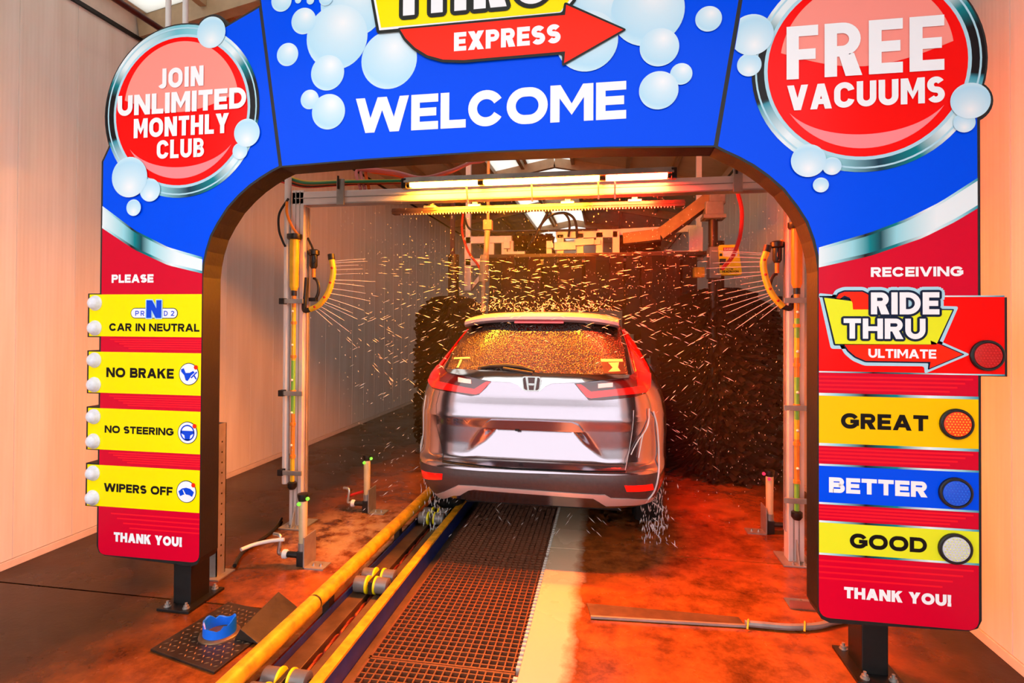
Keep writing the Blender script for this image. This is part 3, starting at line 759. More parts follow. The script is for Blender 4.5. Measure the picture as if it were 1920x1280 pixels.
    pl_ = MB().box(lx-.10, ly0-.05, 0, lx+.10, ly0+.24, .014).build('base_plate', 'black_trim', leg, bev=.002)
    for bx_ in (-.045, .045):
        for by_ in (-.018, .212):
            MB().lathe((lx+bx_*1.3, ly0+by_, .014), (0, 0, 1), [(0, .019), (.004, .019), (.004, .014), (.016, .014), (.016, .007), (.03, .007)], 10).build('bolt', 'galvanised', leg, True)
# header
hd = [(seam_x(-1, 2.42), 2.420)] + [(XC-.62, 2.437), (XC, 2.447), (XC+.62, 2.440)] + [(seam_x(1, 2.424), 2.422), (seam_x(1, 3.62), 3.62), (XC+.7, 3.8), (XC-.7, 3.8), (seam_x(-1, 3.62), 3.62)]
head = MB().prism(hd, YA-.0, YBK).build('header_cabinet', 'rusty_black', arch, label='header cabinet between the pillars')
plate('print_field', inset(hd, .008), 1, 'print_blue', head)
def hb(px, py, r, lay, kind='print_bubble'):
    c = A(px, py); rr = abs(A(px+r, py)[0]-A(px-r, py)[0])/2
    plate('print_bubble', circ(c[0], c[1], rr, 44), lay, kind, head)
for i, b in enumerate(((663, 5, 62), (729.6, 112.5, 52), (632, 70, 57), (570, 40, 23), (539.8, 102.7, 20), (614.8, 137, 31), (581.5, 187, 17), (616.6, 210, 31), (528.8, 2.3, 19), (560, 1, 6), (583, 2, 7), (612, -2, 13),
                       (1125, 5, 60), (1100.5, 78, 58), (1214, 21, 69), (1236, 90, 37), (1328, 37, 25), (1276.8, 140, 21), (1234.6, 170.6, 37))): hb(*b, lay=2+i*.45)
def PX(pts): return [A(*p) for p in pts]
board = PX([(692, -62), (714, 57.5), (1052, 27.5), (1074, 0), (1094, -80)])
arrow = PX([(752, 58), (762, 74), (780, 92), (803, 106), (832, 114), (870, 115), (1060, 99), (1058, 121), (1168, 58.5), (1062, 12), (1060, 31)])
plate('logo_outline', rounded(grow_poly(board, .020), .012), 12, 'print_charcoal', head)
plate('logo_board_edge', grow_poly(board, .004), 13, 'print_white', head)
plate('logo_board', inset(board, .008), 14, 'print_yellow', head)
plate('logo_outline', rounded(grow_poly(arrow, .014), .016), 15, 'print_charcoal', head)
plate('logo_arrow', arrow, 16, 'print_orange_red', head)
text('logo_outline', 'THRU', (741, 33), (1033, 9), (741, -55), (1033, -79), 17, 'print_charcoal', head, .26, .16, grow=.022)
text('lettering', 'THRU', (741, 33), (1033, 9), (741, -55), (1033, -79), 18, 'print_white', head, .26, .16)
text('lettering', 'EXPRESS', (852.8, 99.4), (1051.6, 83), (852.8, 65), (1051.6, 47), 18, 'print_white', head, .27, .09)
text('lettering', 'WELCOME', (667.5, 251), (1174, 222), (667.5, 185), (1174, 152.3), 3, 'print_white', head, .25, .07)
# ---------------------------------------------------------------- spray frame: posts, beam, tubes
YP = 4.0
frame = thing('spray_arch_frame', (XC, YP+.05, 0), 'aluminium spray arch frame with two posts and a top beam', 'frame')
def post(s):
    x0, x1 = (-2.432, -2.355) if s < 0 else (1.205, 1.300)
    x0, x1 = (-2.44, -2.34) if s < 0 else (1.205, 1.305)
    p = MB().box(x0, YP, .012, x1, YP+.10, 2.63).build('post', 'aluminium_white', frame, bev=.004)
    for q in (.33, .67):      # extrusion grooves
        xx = x0+(x1-x0)*q; MB().box(xx-.004, YP-.002, .02, xx+.004, YP+.001, 2.62).build('post_groove', 'galvanised', p)
    side = x1 if s < 0 else x0
    MB().box(min(side, side-s*.012), YP+.028, .2, max(side, side-s*.012), YP+.040, 2.5).build('edge_rail', 'aluminium', p)
    MB().box(min(side, side-s*.012), YP+.062, .2, max(side, side-s*.012), YP+.074, 2.5).build('edge_rail', 'aluminium', p)
    f = MB().box(x0-.05, YP-.07, 0, x1+.05, YP+.17, .012).build('post_foot', 'galvanised', frame, bev=.003)
    cxm = (x0+x1)/2
    g = MB(); g.add([(cxm-.004, YP, .012), (cxm-.004, YP-.06, .012), (cxm-.004, YP, .16), (cxm+.004, YP, .012), (cxm+.004, YP-.06, .012), (cxm+.004, YP, .16)], [(0,1,2),(5,4,3),(0,3,4,1),(1,4,5,2),(2,5,3,0)])
    g.build('gusset', 'galvanised', f)
    for a in (-.035, .035):
        MB().lathe((cxm+a, YP-.045, .012), (0, 0, 1), [(0, .013), (.01, .013), (.01, .006), (.022, .006)], 8).build('bolt', 'galvanised', f, True)
    return x0, x1
pL = post(-1); pR = post(1)
bm_ = MB().box(pL[0], YP, 2.52, pR[1]+.0, YP+.09, 2.615).build('beam', 'aluminium_white', frame, bev=.004)
MB().box(pL[0]+.02, YP-.003, 2.562, pR[1], YP+.001, 2.568).build('beam_groove', 'galvanised', bm_)
MB().box(pL[1], YP-.004, 2.512, pR[0], YP+.094, 2.521).build('beam_lip', 'aluminium', bm_)
for px in (640, 1383):
    p = onY(YP, px, 345); MB().box(p.x-.03, YP-.02, 2.50, p.x+.03, YP-.002, 2.70).build('clamp_plate', 'galvanised', bm_, bev=.003)
    MB().cyl((p.x-.012, YP-.03, 2.62), (p.x-.012, YP-.03, 2.72), .008, 8).build('clamp_bolt', 'black_plastic', bm_, True)
# vertical spray tubes: yellow and green segments with collars and clamps
def riser(s, lab):
    if s < 0: x = onY(YP-.05, 549, 800).x
    else: x = onY(YP-.05, 1494, 800).x
    t = thing('spray_riser', (x, YP-.05, .28), lab, 'spray tube', 'spray risers on the posts')
    y = YP-.05; r = .016
    z = .36; k = 0
    while z < 1.78:
        L = rnd.choice((.13, .2, .28)); z2 = min(1.80, z+L)
        MB().cyl((x, y, z), (x, y, z2), r, 14).build('tube_segment', ('tube_yellow', 'tube_green', 'tube_orange')[(k*2+k//2) % 3 if s < 0 else (k+1) % 3], t, True)
        z = z2; k += 1
    for zz in (.55, .80, 1.05, 1.32, 1.58):
        MB().cyl((x, y, zz), (x, y, zz+.022), r+.006, 14).build('collar', 'tube_orange', t, True)
        MB().lathe((x, y-r, zz+.1), (0, -1, 0), [(0, .010), (.008, .008), (.012, .003)], 10).build('nozzle_tip', 'pvc_white', t, True)
    MB().cyl((x, y, 1.80), (x, y, 1.84), .021, 14).build('coupling', 'black_plastic', t, True)
    MB().lathe((x, y, 1.84), (0, 0, 1), [(0, .022), (.03, .034), (.36, .036), (.40, .034)], 18).build('filter_barrel', 'tube_yellow' if s < 0 else 'tube_orange', t, True)
    MB().lathe((x, y, 2.235), (0, 0, 1), [(0, .05), (.01, .056), (.04, .056), (.046, .03)], 18).build('barrel_cap', 'black_plastic', t, True)
    MB().lathe((x, y, .31), (0, 0, 1), [(0, .022), (.02, .036), (.05, .036), (.06, .02)], 12).build('foot_fitting', 'black_plastic', t, True)
    for zz in (.42, 1.03, 1.74):
        w = .10
        MB().box(x-.085, y-.022, zz, x+.085, y-.010, zz+.035).build('clamp', 'galvanised', t, bev=.002)
        MB().box(x-.11 if s < 0 else x+.07, y-.03, zz-.006, x-.07 if s < 0 else x+.11, y+.02, zz+.041).build('clamp_end', 'rusty_black', t, bev=.003)
    return x
riser(-1, 'yellow and green spray riser tube on the left post'); riser(1, 'yellow and orange spray riser tube on the right post')
def conduit(s, lab):
    x = onY(YP+.02, 536 if s < 0 else 1522, 800).x
    o = MB().tube([(x, YP+.02, .33), (x, YP+.02, 2.9)], .026, 14).build('white_conduit', 'pvc_white', None, True); tag(o, lab, 'pipe', 'white conduits on the posts')
    return x
xcl = conduit(-1, 'white plastic conduit beside the left post'); conduit(1, 'white plastic conduit beside the right post')
# curved spray bars
def spray_bar(s, lab):
    if s < 0: pp = [(622, 487), (625, 510), (617, 545), (600, 570), (582, 580)]
    else: pp = [(1437, 472), (1431, 495), (1438, 530), (1450, 555), (1468, 575)]
    P = [onY(YP, *p) for p in pp]; rt = thing('curved_spray_bar', P[-1], lab, 'spray bar', 'curved spray bars')
    MB().tube(curve(P, 7), .022, 12).build('bar_tube', 'tube_yellow', rt, True)
    MB().tube([P[0]-(P[1]-P[0])*.02, P[0]-(P[1]-P[0]).normalized()*.045], .026, 12).build('end_cap', 'black_rubber', rt, True)
    q = P[-1]; MB().tube(curve([q, q+Vector((s*.05, 0, -.005)), q+Vector((s*.06, .02, .09)), q+Vector((s*.06, .04, .25))], 6), .019, 10).build('elbow_hose', 'black_rubber', rt, True)
    for t in (.2, .42, .64, .86):
        c = curve(P, 7); a = c[int(t*(len(c)-1))]
        MB().lathe(a, (0, -1, 0), [(.018, .010), (.028, .008), (.03, .002)], 8).build('jet_nozzle', 'hose_red', rt, True)
    return curve(P, 7)
barL = spray_bar(-1, 'yellow curved spray bar reaching right from the left post'); barR = spray_bar(1, 'orange curved spray bar reaching left from the right post')
# valves behind the posts
for s, xs_ in ((-1, pL[1]+.055), (1, pR[0]-.055)):
    v = thing('spray_valve', (xs_, YP+.06, 1.9), 'black valve body on the %s post above the curved spray bar' % ('left' if s < 0 else 'right'), 'valve', 'valves on the posts')
    MB().lathe((xs_, YP+.06, 2.02), (0, 0, 1), [(0, .02), (.02, .03), (.1, .03), (.11, .045), (.14, .045), (.15, .03)], 14).build('valve_body', 'black_plastic', v, True)
    MB().lathe((xs_, YP+.06, 1.95), (0, 0, 1), [(0, .014), (.07, .014)], 12).build('valve_stem', 'tube_orange', v, True)
    MB().tube([(xs_+.045*math.cos(a)*-s, YP+.06, 1.86+.085*math.sin(a)) for a in [math.pi*(-.5+k/10) for k in range(11)]], .012, 8).build('valve_loop', 'black_rubber', v, True)
    MB().box(xs_-.03, YP+.04, 1.76, xs_+.03, YP+.08, 1.79).build('valve_handle', 'black_plastic', v, bev=.004)
def hose(name, pts, r, m, lab, cat='hose', group=None, n=8):
    o = MB().tube(curve(pts, 8), r, n).build(name, m, None, True); return tag(o, lab, cat, group)
oy = lambda Y, *ps: [onY(Y, *p) for p in ps]
hose('air_hose', oy(YP-.03, (541, 372), (524, 400), (523, 430), (530, 452), (535, 462)), .009, 'black_rubber', 'thin black hose looping left of the left post')
hose('air_hose', oy(YP-.03, (538, 378), (538, 400), (548, 425), (558, 440), (561, 452)), .011, 'tube_orange', 'orange hose curving down in front of the left post')
hose('air_hose', oy(YP+.04, (577, 446), (586, 465), (592, 485), (587, 496)), .009, 'black_rubber', 'black hose curving to the valve on the left post')
hose('air_hose', oy(YP+.04, (1467, 450), (1459, 465), (1457, 480), (1460, 488)), .009, 'tube_orange', 'orange hose looping to the valve on the right post')
for i, (m, dy, lab) in enumerate((('hose_green', 0, 'green hose'), ('hose_orange', 3, 'orange hose'), ('black_rubber', 7, 'black hose'), ('hose_red', 10, 'red hose'), ('tube_yellow', -3, 'yellow hose'))):
    a = (lambda t: 1-t)
    hose('bundled_hose', oy(YP+.05+.02*i, (500, 322+dy), (538, 333+dy), (575, 343+dy*.7), (640, 341+dy*.5), (700, 340+dy*.4), (752, 339+dy*.3)), .011, m, lab+' in the bundle running along the top beam', group='hose bundle on the top beam')
for i in range(3):
    hose('air_hose', [onY(YP+.05, 676+i*8, 355)]+oy(YP+.2+.03*i, (668+i*9, 322), (690+i*6, 317+i*3), (740, 322+i*3), (790, 333+i*2), (840, 322+i), (880, 306), (915, 290), (930, 190)), .013, ('hose_pink', 'hose_pink', 'hose_orange')[i],
         ('uppermost of the pink hoses arching above the top beam', 'lower pink hose arching above the top beam', 'orange hose running up over the glowing tube')[i])
# tube lamps
def tube_lamp(name, Y, segs, zf, r, label, cat='lamp', housing=True, flip=1):
    x0 = segs[0][0]; x1 = segs[-1][1]
    t = thing(name, ((x0+x1)/2, Y, zf((x0+x1)/2)), label, cat)
    for a, b, m in segs:
        MB().tube([(a, Y, zf(a)), (b, Y, zf(b))], r, 14).build('glowing_tube', m, t, True, label='lit %s tube' % ('amber' if 'amber' in m else 'red'))
        for e in (a, b):
            MB().cyl((e-.012, Y, zf(e)), (e+.012, Y, zf(e)), r+.007, 14).build('tube_collar', 'black_plastic', t, True)
    if housing:
        h = MB()
        xm = [x0-.03, x1+.03]
        pr = [(-.030, .010), (-.034, .013), (-.024, .050), (.028, .056), (.034, .050), (.034, -.02), (.028, -.02), (.028, .040), (-.018, .042)]
        n = len(pr); h.add([(X, Y+flip*a_, zf(X)+b_) for X in xm for a_, b_ in pr], [(i, (i+1) % n, n+(i+1) % n, n+i) for i in range(n)]+[tuple(range(n)), tuple(range(n, 2*n))[::-1]])
        h.build('reflector_housing', 'galvanised', t, True)
    for e, sg in ((x0, -1), (x1, 1)):
        MB().box(min(e+sg*.012, e+sg*.05), Y-.03, zf(e)-.03, max(e+sg*.012, e+sg*.05), Y+.03, zf(e)+.045).build('end_cap', 'black_plastic', t, bev=.006)
    return t
X_ = lambda px: onY(YP-.06, px, 345).x
zt = lambda X: 2.618
tube_lamp('tube_lamp', YP-.075, [(X_(768), X_(900), 'tube_glow_amber'), (X_(905), X_(1127), 'tube_glow_amber'), (X_(1133), X_(1254), 'tube_glow_red')], zt, .0145, 'glowing amber and red tube lamp along the front of the top beam')
tube_lamp('tube_lamp', YP+.16, [(X_(803)-.05, X_(900)-.06, 'tube_glow_amber'), (X_(908)-.06, X_(1105)-.04, 'tube_glow_amber'), (X_(1118)-.04, X_(1240)-.02, 'tube_glow_red')], lambda X: 2.545, .017, 'thin glowing tube lamp behind the top beam', housing=True, flip=-1)
for px in (875, 997, 1122, 1153):
    p = onY(YP-.05, px, 350); o = MB().bar((p.x, YP-.06, 2.60), (p.x, YP-.012, 2.48), .012, .006).build('lamp_bracket', 'galvanised', frame)
# rain bar with drip holes
YRB = 4.30
rb = thing('rain_bar', (-.57, YRB, 2.49), 'long rain bar with drip holes hanging below the glowing tubes', 'spray bar')
xa, xb = -1.724, .571
MB().box(xa, YRB-.03, 2.475, xb, YRB+.03, 2.522).build('bar_body', 'bar_steel', rb, bev=.004)
MB().box(xa, YRB-.036, 2.495, xb, YRB-.028, 2.503).build('bar_rib', 'bar_steel', rb)
for q in (.14, .30, .62, .84):
    X = xa+(xb-xa)*q; b = MB().box(X-.05, YRB-.04, 2.515, X+.05, YRB+.04, 2.535).build('bar_bracket', 'galvanised', rb, bev=.003)
    MB().box(X-.02, YRB-.015, 2.535, X+.02, YRB+.015, 2.62).build('bracket_stem', 'galvanised', b)
nz = MB()
for k in range(92):
    X = xa+.08+k*(xb-xa-.16)/91; nz.add([(X-.005, YRB-.028, 2.475), (X+.005, YRB-.028, 2.475), (X, YRB-.020, 2.475), (X, YRB-.025, 2.462)], [(0,1,3),(1,2,3),(2,0,3)])
nz.build('drip_nozzles', 'pvc_white', rb, kind='stuff')
hose('air_hose', oy(5.0, (1383, 360), (1391, 395), (1388, 440), (1375, 478), (1360, 497), (1353, 505)), .017, 'hose_red', 'thick red hose hanging to the yellow guard box')
# ---------------------------------------------------------------- conveyor and grate
Y0c, Y1c = .4, 9.0
def bar_thing(name, mb, m, lab, cat, smooth=False, bev=0.): return tag(mb.build(name, m, None, smooth, bev), lab, cat)
gp = thing('guide_pipe', (-1.515, Y0c, 0), 'long yellow painted guide pipe left of the conveyor', 'guide rail')
ys = [Y0c, 2.55, 2.556, 4.9, 4.906, Y1c]
for a, b in ((Y0c, 2.72), (2.735, 5.3), (5.315, Y1c)):
    MB().tube([(-1.515, a, .12), (-1.515, b, .12)], .042, 18).build('pipe_length', 'safety_yellow_worn', gp, True)
for y in (2.727, 5.307): MB().cyl((-1.515, y-.02, .12), (-1.515, y+.02, .12), .040, 18).build('pipe_joint', 'steel_dark', gp, True)
for k in range(8):
    y = .8+k*1.05; MB().box(-1.545, y-.03, -.61, -1.505, y+.03, .085).build('pipe_stand', 'steel_dark', gp)
cv = thing('conveyor_deck', (-1.37, Y0c, 0), 'brown steel conveyor deck with a centre slot', 'conveyor')
MB().box(-1.488, Y0c, -.05, -1.392, Y1c, -.005).build('deck_plate', 'steel_brown', cv, bev=.003, label='left deck plate')
MB().box(-1.345, Y0c, -.05, -1.262, Y1c, -.005).build('deck_plate', 'steel_brown', cv, bev=.003, label='right deck plate')
MB().box(-1.498, Y0c, -.05, -1.488, Y1c, .028).build('deck_edge', 'paint_blue', cv)
MB().box(-1.392, Y0c, -.30, -1.345, Y1c, -.28).build('slot_floor', 'pit_black', cv)
ch = thing('conveyor_chain', (-1.368, Y0c, -.06), 'rusty red conveyor chain lying in the slot', 'chain')
lk = None
for k in range(60):
    y = 1.5+k*.085
    if lk is None:
        a = [(math.cos(R(t))*.016, math.sin(R(t))*.026+(.018 if math.sin(R(t)) > 0 else -.018), 0) for t in range(0, 361, 30)]
        lk = MB().tube([Vector(p)+wloc(ch) for p in a], .009, 6, cap=False).build('chain_link', 'chain_rust', ch, True); o = lk
    else:
        o = lk.copy(); COL.objects.link(o)
    o.location = (0, y-Y0c, .02); o.rotation_euler = (0, R(90) if k % 2 else R(10), 0)
gr = thing('guide_rail', (-1.20, Y0c, 0), 'yellow topped blue steel guide rail right of the conveyor', 'guide rail')
MB().box(-1.192, Y0c, -.045, -1.180, Y1c, .07).build('rail_web', 'paint_blue', gr)
MB().box(-1.232, Y0c, .066, -1.178, Y1c, .082).build('rail_cap', 'safety_yellow_worn', gr, bev=.003)
MB().box(-1.178, Y0c, -.046, -1.125, Y1c, -.034).build('rail_foot', 'steel_brown', gr)
def roller(y, lab):
    t = thing('conveyor_roller', (-1.365, y, .0), lab, 'roller', 'roller carriages on the conveyor')
    for dy in (-.05, .06):
        for s in (-1, 1):
            c = -1.365+s*.062; b = MB().lathe((c-.042, y+dy, .045), (1, 0, 0), [(0, .038), (.004, .046), (.080, .046), (.084, .038)], 20).build('roller_wheel', 'roller_grey', t, True)
            e = c-s*.036; MB().lathe((e-.007, y+dy, .045), (1, 0, 0), [(0, .047), (.002, .051), (.012, .051), (.014, .047)], 20).build('wheel_flange', 'safety_yellow', b, True)
        MB().cyl((-1.365-.11, y+dy, .045), (-1.365+.11, y+dy, .045), .016, 10).build('axle', 'steel_dark', t, True)
    MB().box(-1.378, y-.08, .0, -1.352, y+.09, .075).build('carriage_block', 'steel_dark', t, bev=.004)
    return t
roller(3.17, 'roller carriage in the middle of the conveyor with yellow flanges'); roller(4.31, 'roller carriage right behind the wet rear wheel'); roller(2.17, 'nearest roller carriage at the lower picture edge')
# grating panels
PITCHX, PITCHY = .0384, .0384
bar_me = None; cross_me = None; nbx = int((GR-GL)/PITCHX)
def grate_panel(y0, ny, lab):
    global bar_me, cross_me
    L = ny*PITCHY; t = thing('floor_grate', (GL, y0, -.04), lab, 'grate', 'floor grate panels')
    mb = MB().box(GL, y0, -.04, GR-.02, y0+.010, -.008).box(GL, y0+L-.012, -.04, GR-.02, y0+L-.002, -.008).box(GL, y0, -.04, GL+.01, y0+L, -.008)
    mb.build('panel_frame', 'grate_fibreglass', t)
    bb = None
    for k in range(1, nbx+1):
        x = k*PITCHX
        if bb is None: bb = o = MB().box(GL-.0035, y0, -.04, GL+.0035, y0+L-.002, -.0085).build('bearing_bar', 'grate_fibreglass', t)
        else:
            o = bb.copy(); COL.objects.link(o)
        o.location = (x-.0, 0, 0)
    cb = None; tb = None
    for k in range(1, ny):
        y = k*PITCHY
        if cb is None:
            cb = o = MB().box(GL, y0-.0035, -.036, GR-.022, y0+.0035, -.009).build('cross_bar', 'grate_fibreglass', t)
            tb = q = MB().box(GR-.022, y0-.008, -.040, GR-.002, y0+.008, -.004).build('bar_end', 'grate_tip', t)
        else:
            o = cb.copy(); COL.objects.link(o); q = tb.copy(); COL.objects.link(q)
        o.location = (0, y, 0); q.location = (0, y, 0)
    return y0+L
y = 1.46
for n, lab in ((28, 'nearest brown floor grate panel at the lower picture edge'), (34, 'brown floor grate panel just before the car'), (34, 'brown floor grate panel under the rear of the car'), (34, 'brown floor grate panel deep under the car')):
    y = grate_panel(y, n, lab)+.004
struct(MB().box(GL, y, -.05, GR, YB, -.004).build('trim_3', 'steel_dark'), 'pit cover beyond the grate')
# ---------------------------------------------------------------- things on the floor
c0 = onZ(.02, 412, 1185)
tp = thing('tread_plate', (-1.95, 2.55, 0), 'dark diamond tread plate with a blue taped pipe hole', 'floor plate')
q = [onZ(.012, *p) for p in ((282, 1216), (402, 1259), (540, 1152), (428, 1128))]
mb = MB(); mb.add([(p.x, p.y, z) for z in (.0, .012) for p in q], [(0,1,2,3),(7,6,5,4),(0,1,5,4),(1,2,6,5),(2,3,7,6),(3,0,4,7)]); mb.build('plate', 'steel_dark', tp, bev=.002)
tread = MB(); u = (q[1]-q[0]); v = (q[3]-q[0])
for i in range(1, 15):
    for j in range(1, 15):
        if rnd.random() < .12: continue
        a, b = i/15, j/15; p = q[0]+u*a+v*b
        if (Vector((p.x, p.y, 0))-Vector((c0.x, c0.y, 0))).length < .10: continue
        d = Vector((.012, .005, 0)) if (i+j) % 2 else Vector((-.005, .012, 0)); e = Vector((-d.y, d.x, 0))*.35
        P = Vector((p.x, p.y, .0118)); tread.add([P-d, P-e, P+d, P+e, P+Vector((0, 0, .003))], [(0,1,4),(1,2,4),(2,3,4),(3,0,4)])
tread.build('tread_pattern', 'steel_brown', tp, kind='stuff')
MB().lathe((c0.x, c0.y, .011), (0, 0, 1), [(0, .098), (.006, .096), (.012, .085), (.012, .07)], 28).build('hole_rim', 'steel_brown', tp, True)
MB().lathe((c0.x, c0.y, .0125), (0, 0, 1), [(0, .070), (.004, .070)], 28).build('hole', 'pit_black', tp)
n = 28; vs = []; fs = []
for k in range(n):
    a = 2*math.pi*k/n; h = .078+.014*math.sin(a*2+1)+.006*math.sin(a*7)+rnd.uniform(-.004, .004)
    for rr, z in ((.072, .012), (.078, .02), (.076, h), (.068, h-.003), (.066, .013)): vs.append((c0.x+rr*math.cos(a), c0.y+rr*math.sin(a), z))
for k in range(n):
    for j in range(4): fs.append((k*5+j, ((k+1) % n)*5+j, ((k+1) % n)*5+j+1, k*5+j+1))
MB().add(vs, fs).build('blue_collar', 'tape_blue', tp, True, label='torn blue tape collar around the hole')
# folded steel wedge next to it
w = [onZ(0, *p) for p in ((440, 1202), (487, 1213), (558, 1142), (512, 1128))]
wd = MB(); a, b, c, d = (Vector((p.x, p.y, .013)) for p in w); hgt = Vector((0, 0, .055))
m1 = a+(b-a)*.22+hgt; m2 = d+(c-d)*.22+hgt
wd.add([a, b, c, d, m1, m2], [(0,1,2,3),(0,4,5,3),(1,2,5,4),(0,1,4),(2,3,5)]); o = wd.build('steel_wedge', 'steel_dark', None, bev=.003); tag(o, 'folded brown steel wedge between tread plate and yellow pipe', 'ramp')
# foam nozzle stands
def foam_stand(x, y, h, lab, lens, hosed=True, s=1):
    t = thing('foam_nozzle_stand', (x, y, 0), lab, 'spray nozzle', 'foam nozzle stands on the floor')
    MB().lathe((x, y, .12), (0, 0, 1), [(0, .026), (h-.16, .028), (h-.15, .024)], 16).build('nozzle_pipe', 'pvc_tan', t, True)
    MB().lathe((x, y, h-.035), (0, 0, 1), [(0, .03), (.03, .036), (.045, .036), (.05, .02)], 14).build('nozzle_head', 'black_plastic', t, True)
    MB().lathe((x, y, .10), (0, 0, 1), [(0, .03), (.05, .03)], 14).build('pipe_socket', 'galvanised', t, True)
    MB().box(x-.03, y-.03, .0, x+.03, y+.03, .10).build('stand_block', 'black_plastic', t, bev=.006)
    br = MB().box(x+s*.035-.004, y-.05, 0, x+s*.035+.004, y+.10, .20).build('bracket', 'galvanised', t)
    MB().box(min(x+s*.03, x+s*.17), y-.05, 0, max(x+s*.03, x+s*.17), y+.06, .008).build('bracket_foot', 'galvanised', br)
    for dx in (.08, .13): MB().lathe((x+s*dx, y, .008), (0, 0, 1), [(0, .011), (.008, .011), (.008, .005), (.016, .005)], 8).build('bolt', 'stainless', br, True)
    for k, (dx, dz) in enumerate(((-.012, -.05), (.05*s, -.012))):
        MB().lathe((x+dx, y-.028, h+dz), (0, -1, 0), [(0, .012), (.008, .012), (.013, .006)], 10).build('sensor_lens', lens, t, True)
    MB().tube([(x-s*.02, y-.01, .07), (x-s*.10, y-.01, .07)], .020, 12).build('inlet_pipe', 'black_plastic', t, True)
    MB().lathe((x-s*.10, y-.01, .07), (-s, 0, 0), [(0, .024), (.01, .03), (.03, .03), (.035, .018)], 12).build('union_ring', 'pvc_white', t, True)
    MB().tube(curve([(x-s*.145, y-.01, .07), (x-s*.165, y-.01, .08), (x-s*.155, y-.005, .16), (x-s*.17, y, .185), (x-s*.21, y, .19)], 5), .014, 10).build('valve_elbow', 'stainless', t, True)
    return t
foam_stand(-1.965, 3.385, .46, 'tan foam nozzle stand nearest the left pillar', 'glass_lens_green')
foam_stand(-1.99, 4.43, .47, 'tan foam nozzle stand far left beside the guide pipe', 'glass_lens_green')
foam_stand(1.235, 4.55, .47, 'tan foam nozzle stand behind the right post', 'glass_lens_red', s=-1)
hose('floor_hose', [onY(3.36, 533, 1011), onY(3.34, 505, 1014), onY(3.30, 475, 1021), onY(3.22, 452, 1030)], .012, 'pvc_white', 'short white hose lying left of the near foam nozzle')
hose('floor_hose', [onY(4.43, 682, 921), onY(4.43, 668, 925), onY(4.43, 650, 931)], .012, 'hose_red', 'short red hose at the far left foam nozzle')
hose('floor_hose', [onZ(.015, *p) for p in ((528, 972), (520, 985), (505, 1000), (480, 1018), (455, 1035), (440, 1060))], .013, 'black_rubber', 'black hose on the floor behind the left post')
# grey channel post beside the left pillar
sp = thing('channel_post', (-2.41, 3.14, 0), 'short galvanised channel post with a row of holes behind the left pillar', 'post')
MB().box(-2.452, 3.12, .008, -2.392, 3.126, .955).box(-2.398, 3.12, .008, -2.392, 3.20, .955).box(-2.452, 3.194, .008, -2.392, 3.20, .955).build('channel', 'galvanised', sp)
for k in range(12):
    z = .84-k*.065; MB().cyl((-2.3925, 3.16, z), (-2.3905, 3.16, z), .006, 8).build('hole', 'pit_black', sp)
MB().box(-2.49, 3.08, 0, -2.35, 3.24, .008).build('foot_plate', 'galvanised', sp)
# recessed cover, conduit, small brackets on the right
rc_ = [onZ(.006, *p) for p in ((1100, 1130), (1385, 1156), (1398, 1173), (1108, 1156))]
mb = MB(); mb.add([(p.x, p.y, z) for z in (.0, .006) for p in rc_], [(0,1,2,3),(7,6,5,4),(0,1,5,4),(1,2,6,5),(2,3,7,6),(3,0,4,7)])
o = mb.build('drain_cover', 'steel_brown', None, bev=.002); tag(o, 'long flat steel drain cover set across the right lane floor', 'cover')
o = MB().bar(rc_[3]+Vector((0, -.008, .004)), rc_[2]+Vector((0, -.008, .004)), .014, .012).build('cover_edge_strip', 'galvanised'); tag(o, 'thin metal edging strip along the near side of the drain cover', 'strip')
hose('grey_conduit', [onZ(.02, *p) for p in ((1397, 1168), (1430, 1171), (1480, 1175), (1530, 1173), (1560, 1166), (1590, 1160))], .017, 'motor_grey', 'grey flexible conduit running from drain cover to right pillar', 'conduit')
for p, lab in (((1402, 1170), 'yellow tie around the conduit at the drain cover'), ((1508, 1174), 'yellow tie around the middle of the conduit')):
    c = onZ(.02, *p); o = MB().tube([(c.x-.01, c.y-.035, .012), (c.x, c.y-.01, .04), (c.x+.006, c.y+.01, .04), (c.x+.012, c.y+.03, .012)], .005, 6).build('cable_tie', 'tube_yellow', None, True); tag(o, lab, 'tie', 'ties on the conduit')
br = thing('floor_bracket', (1.18, 3.42, 0), 'small steel angle bracket bolted to the floor beside the right pillar', 'bracket')
MB().box(1.02, 3.36, 0, 1.22, 3.48, .008).build('bracket_foot', 'stainless', br); MB().box(1.02, 3.36, .008, 1.22, 3.366, .05).build('bracket_wall', 'stainless', br)
MB().lathe((1.10, 3.43, .008), (0, 0, 1), [(0, .012), (.008, .012), (.008, .006), (.02, .006)], 8).build('bolt', 'galvanised', br, True)
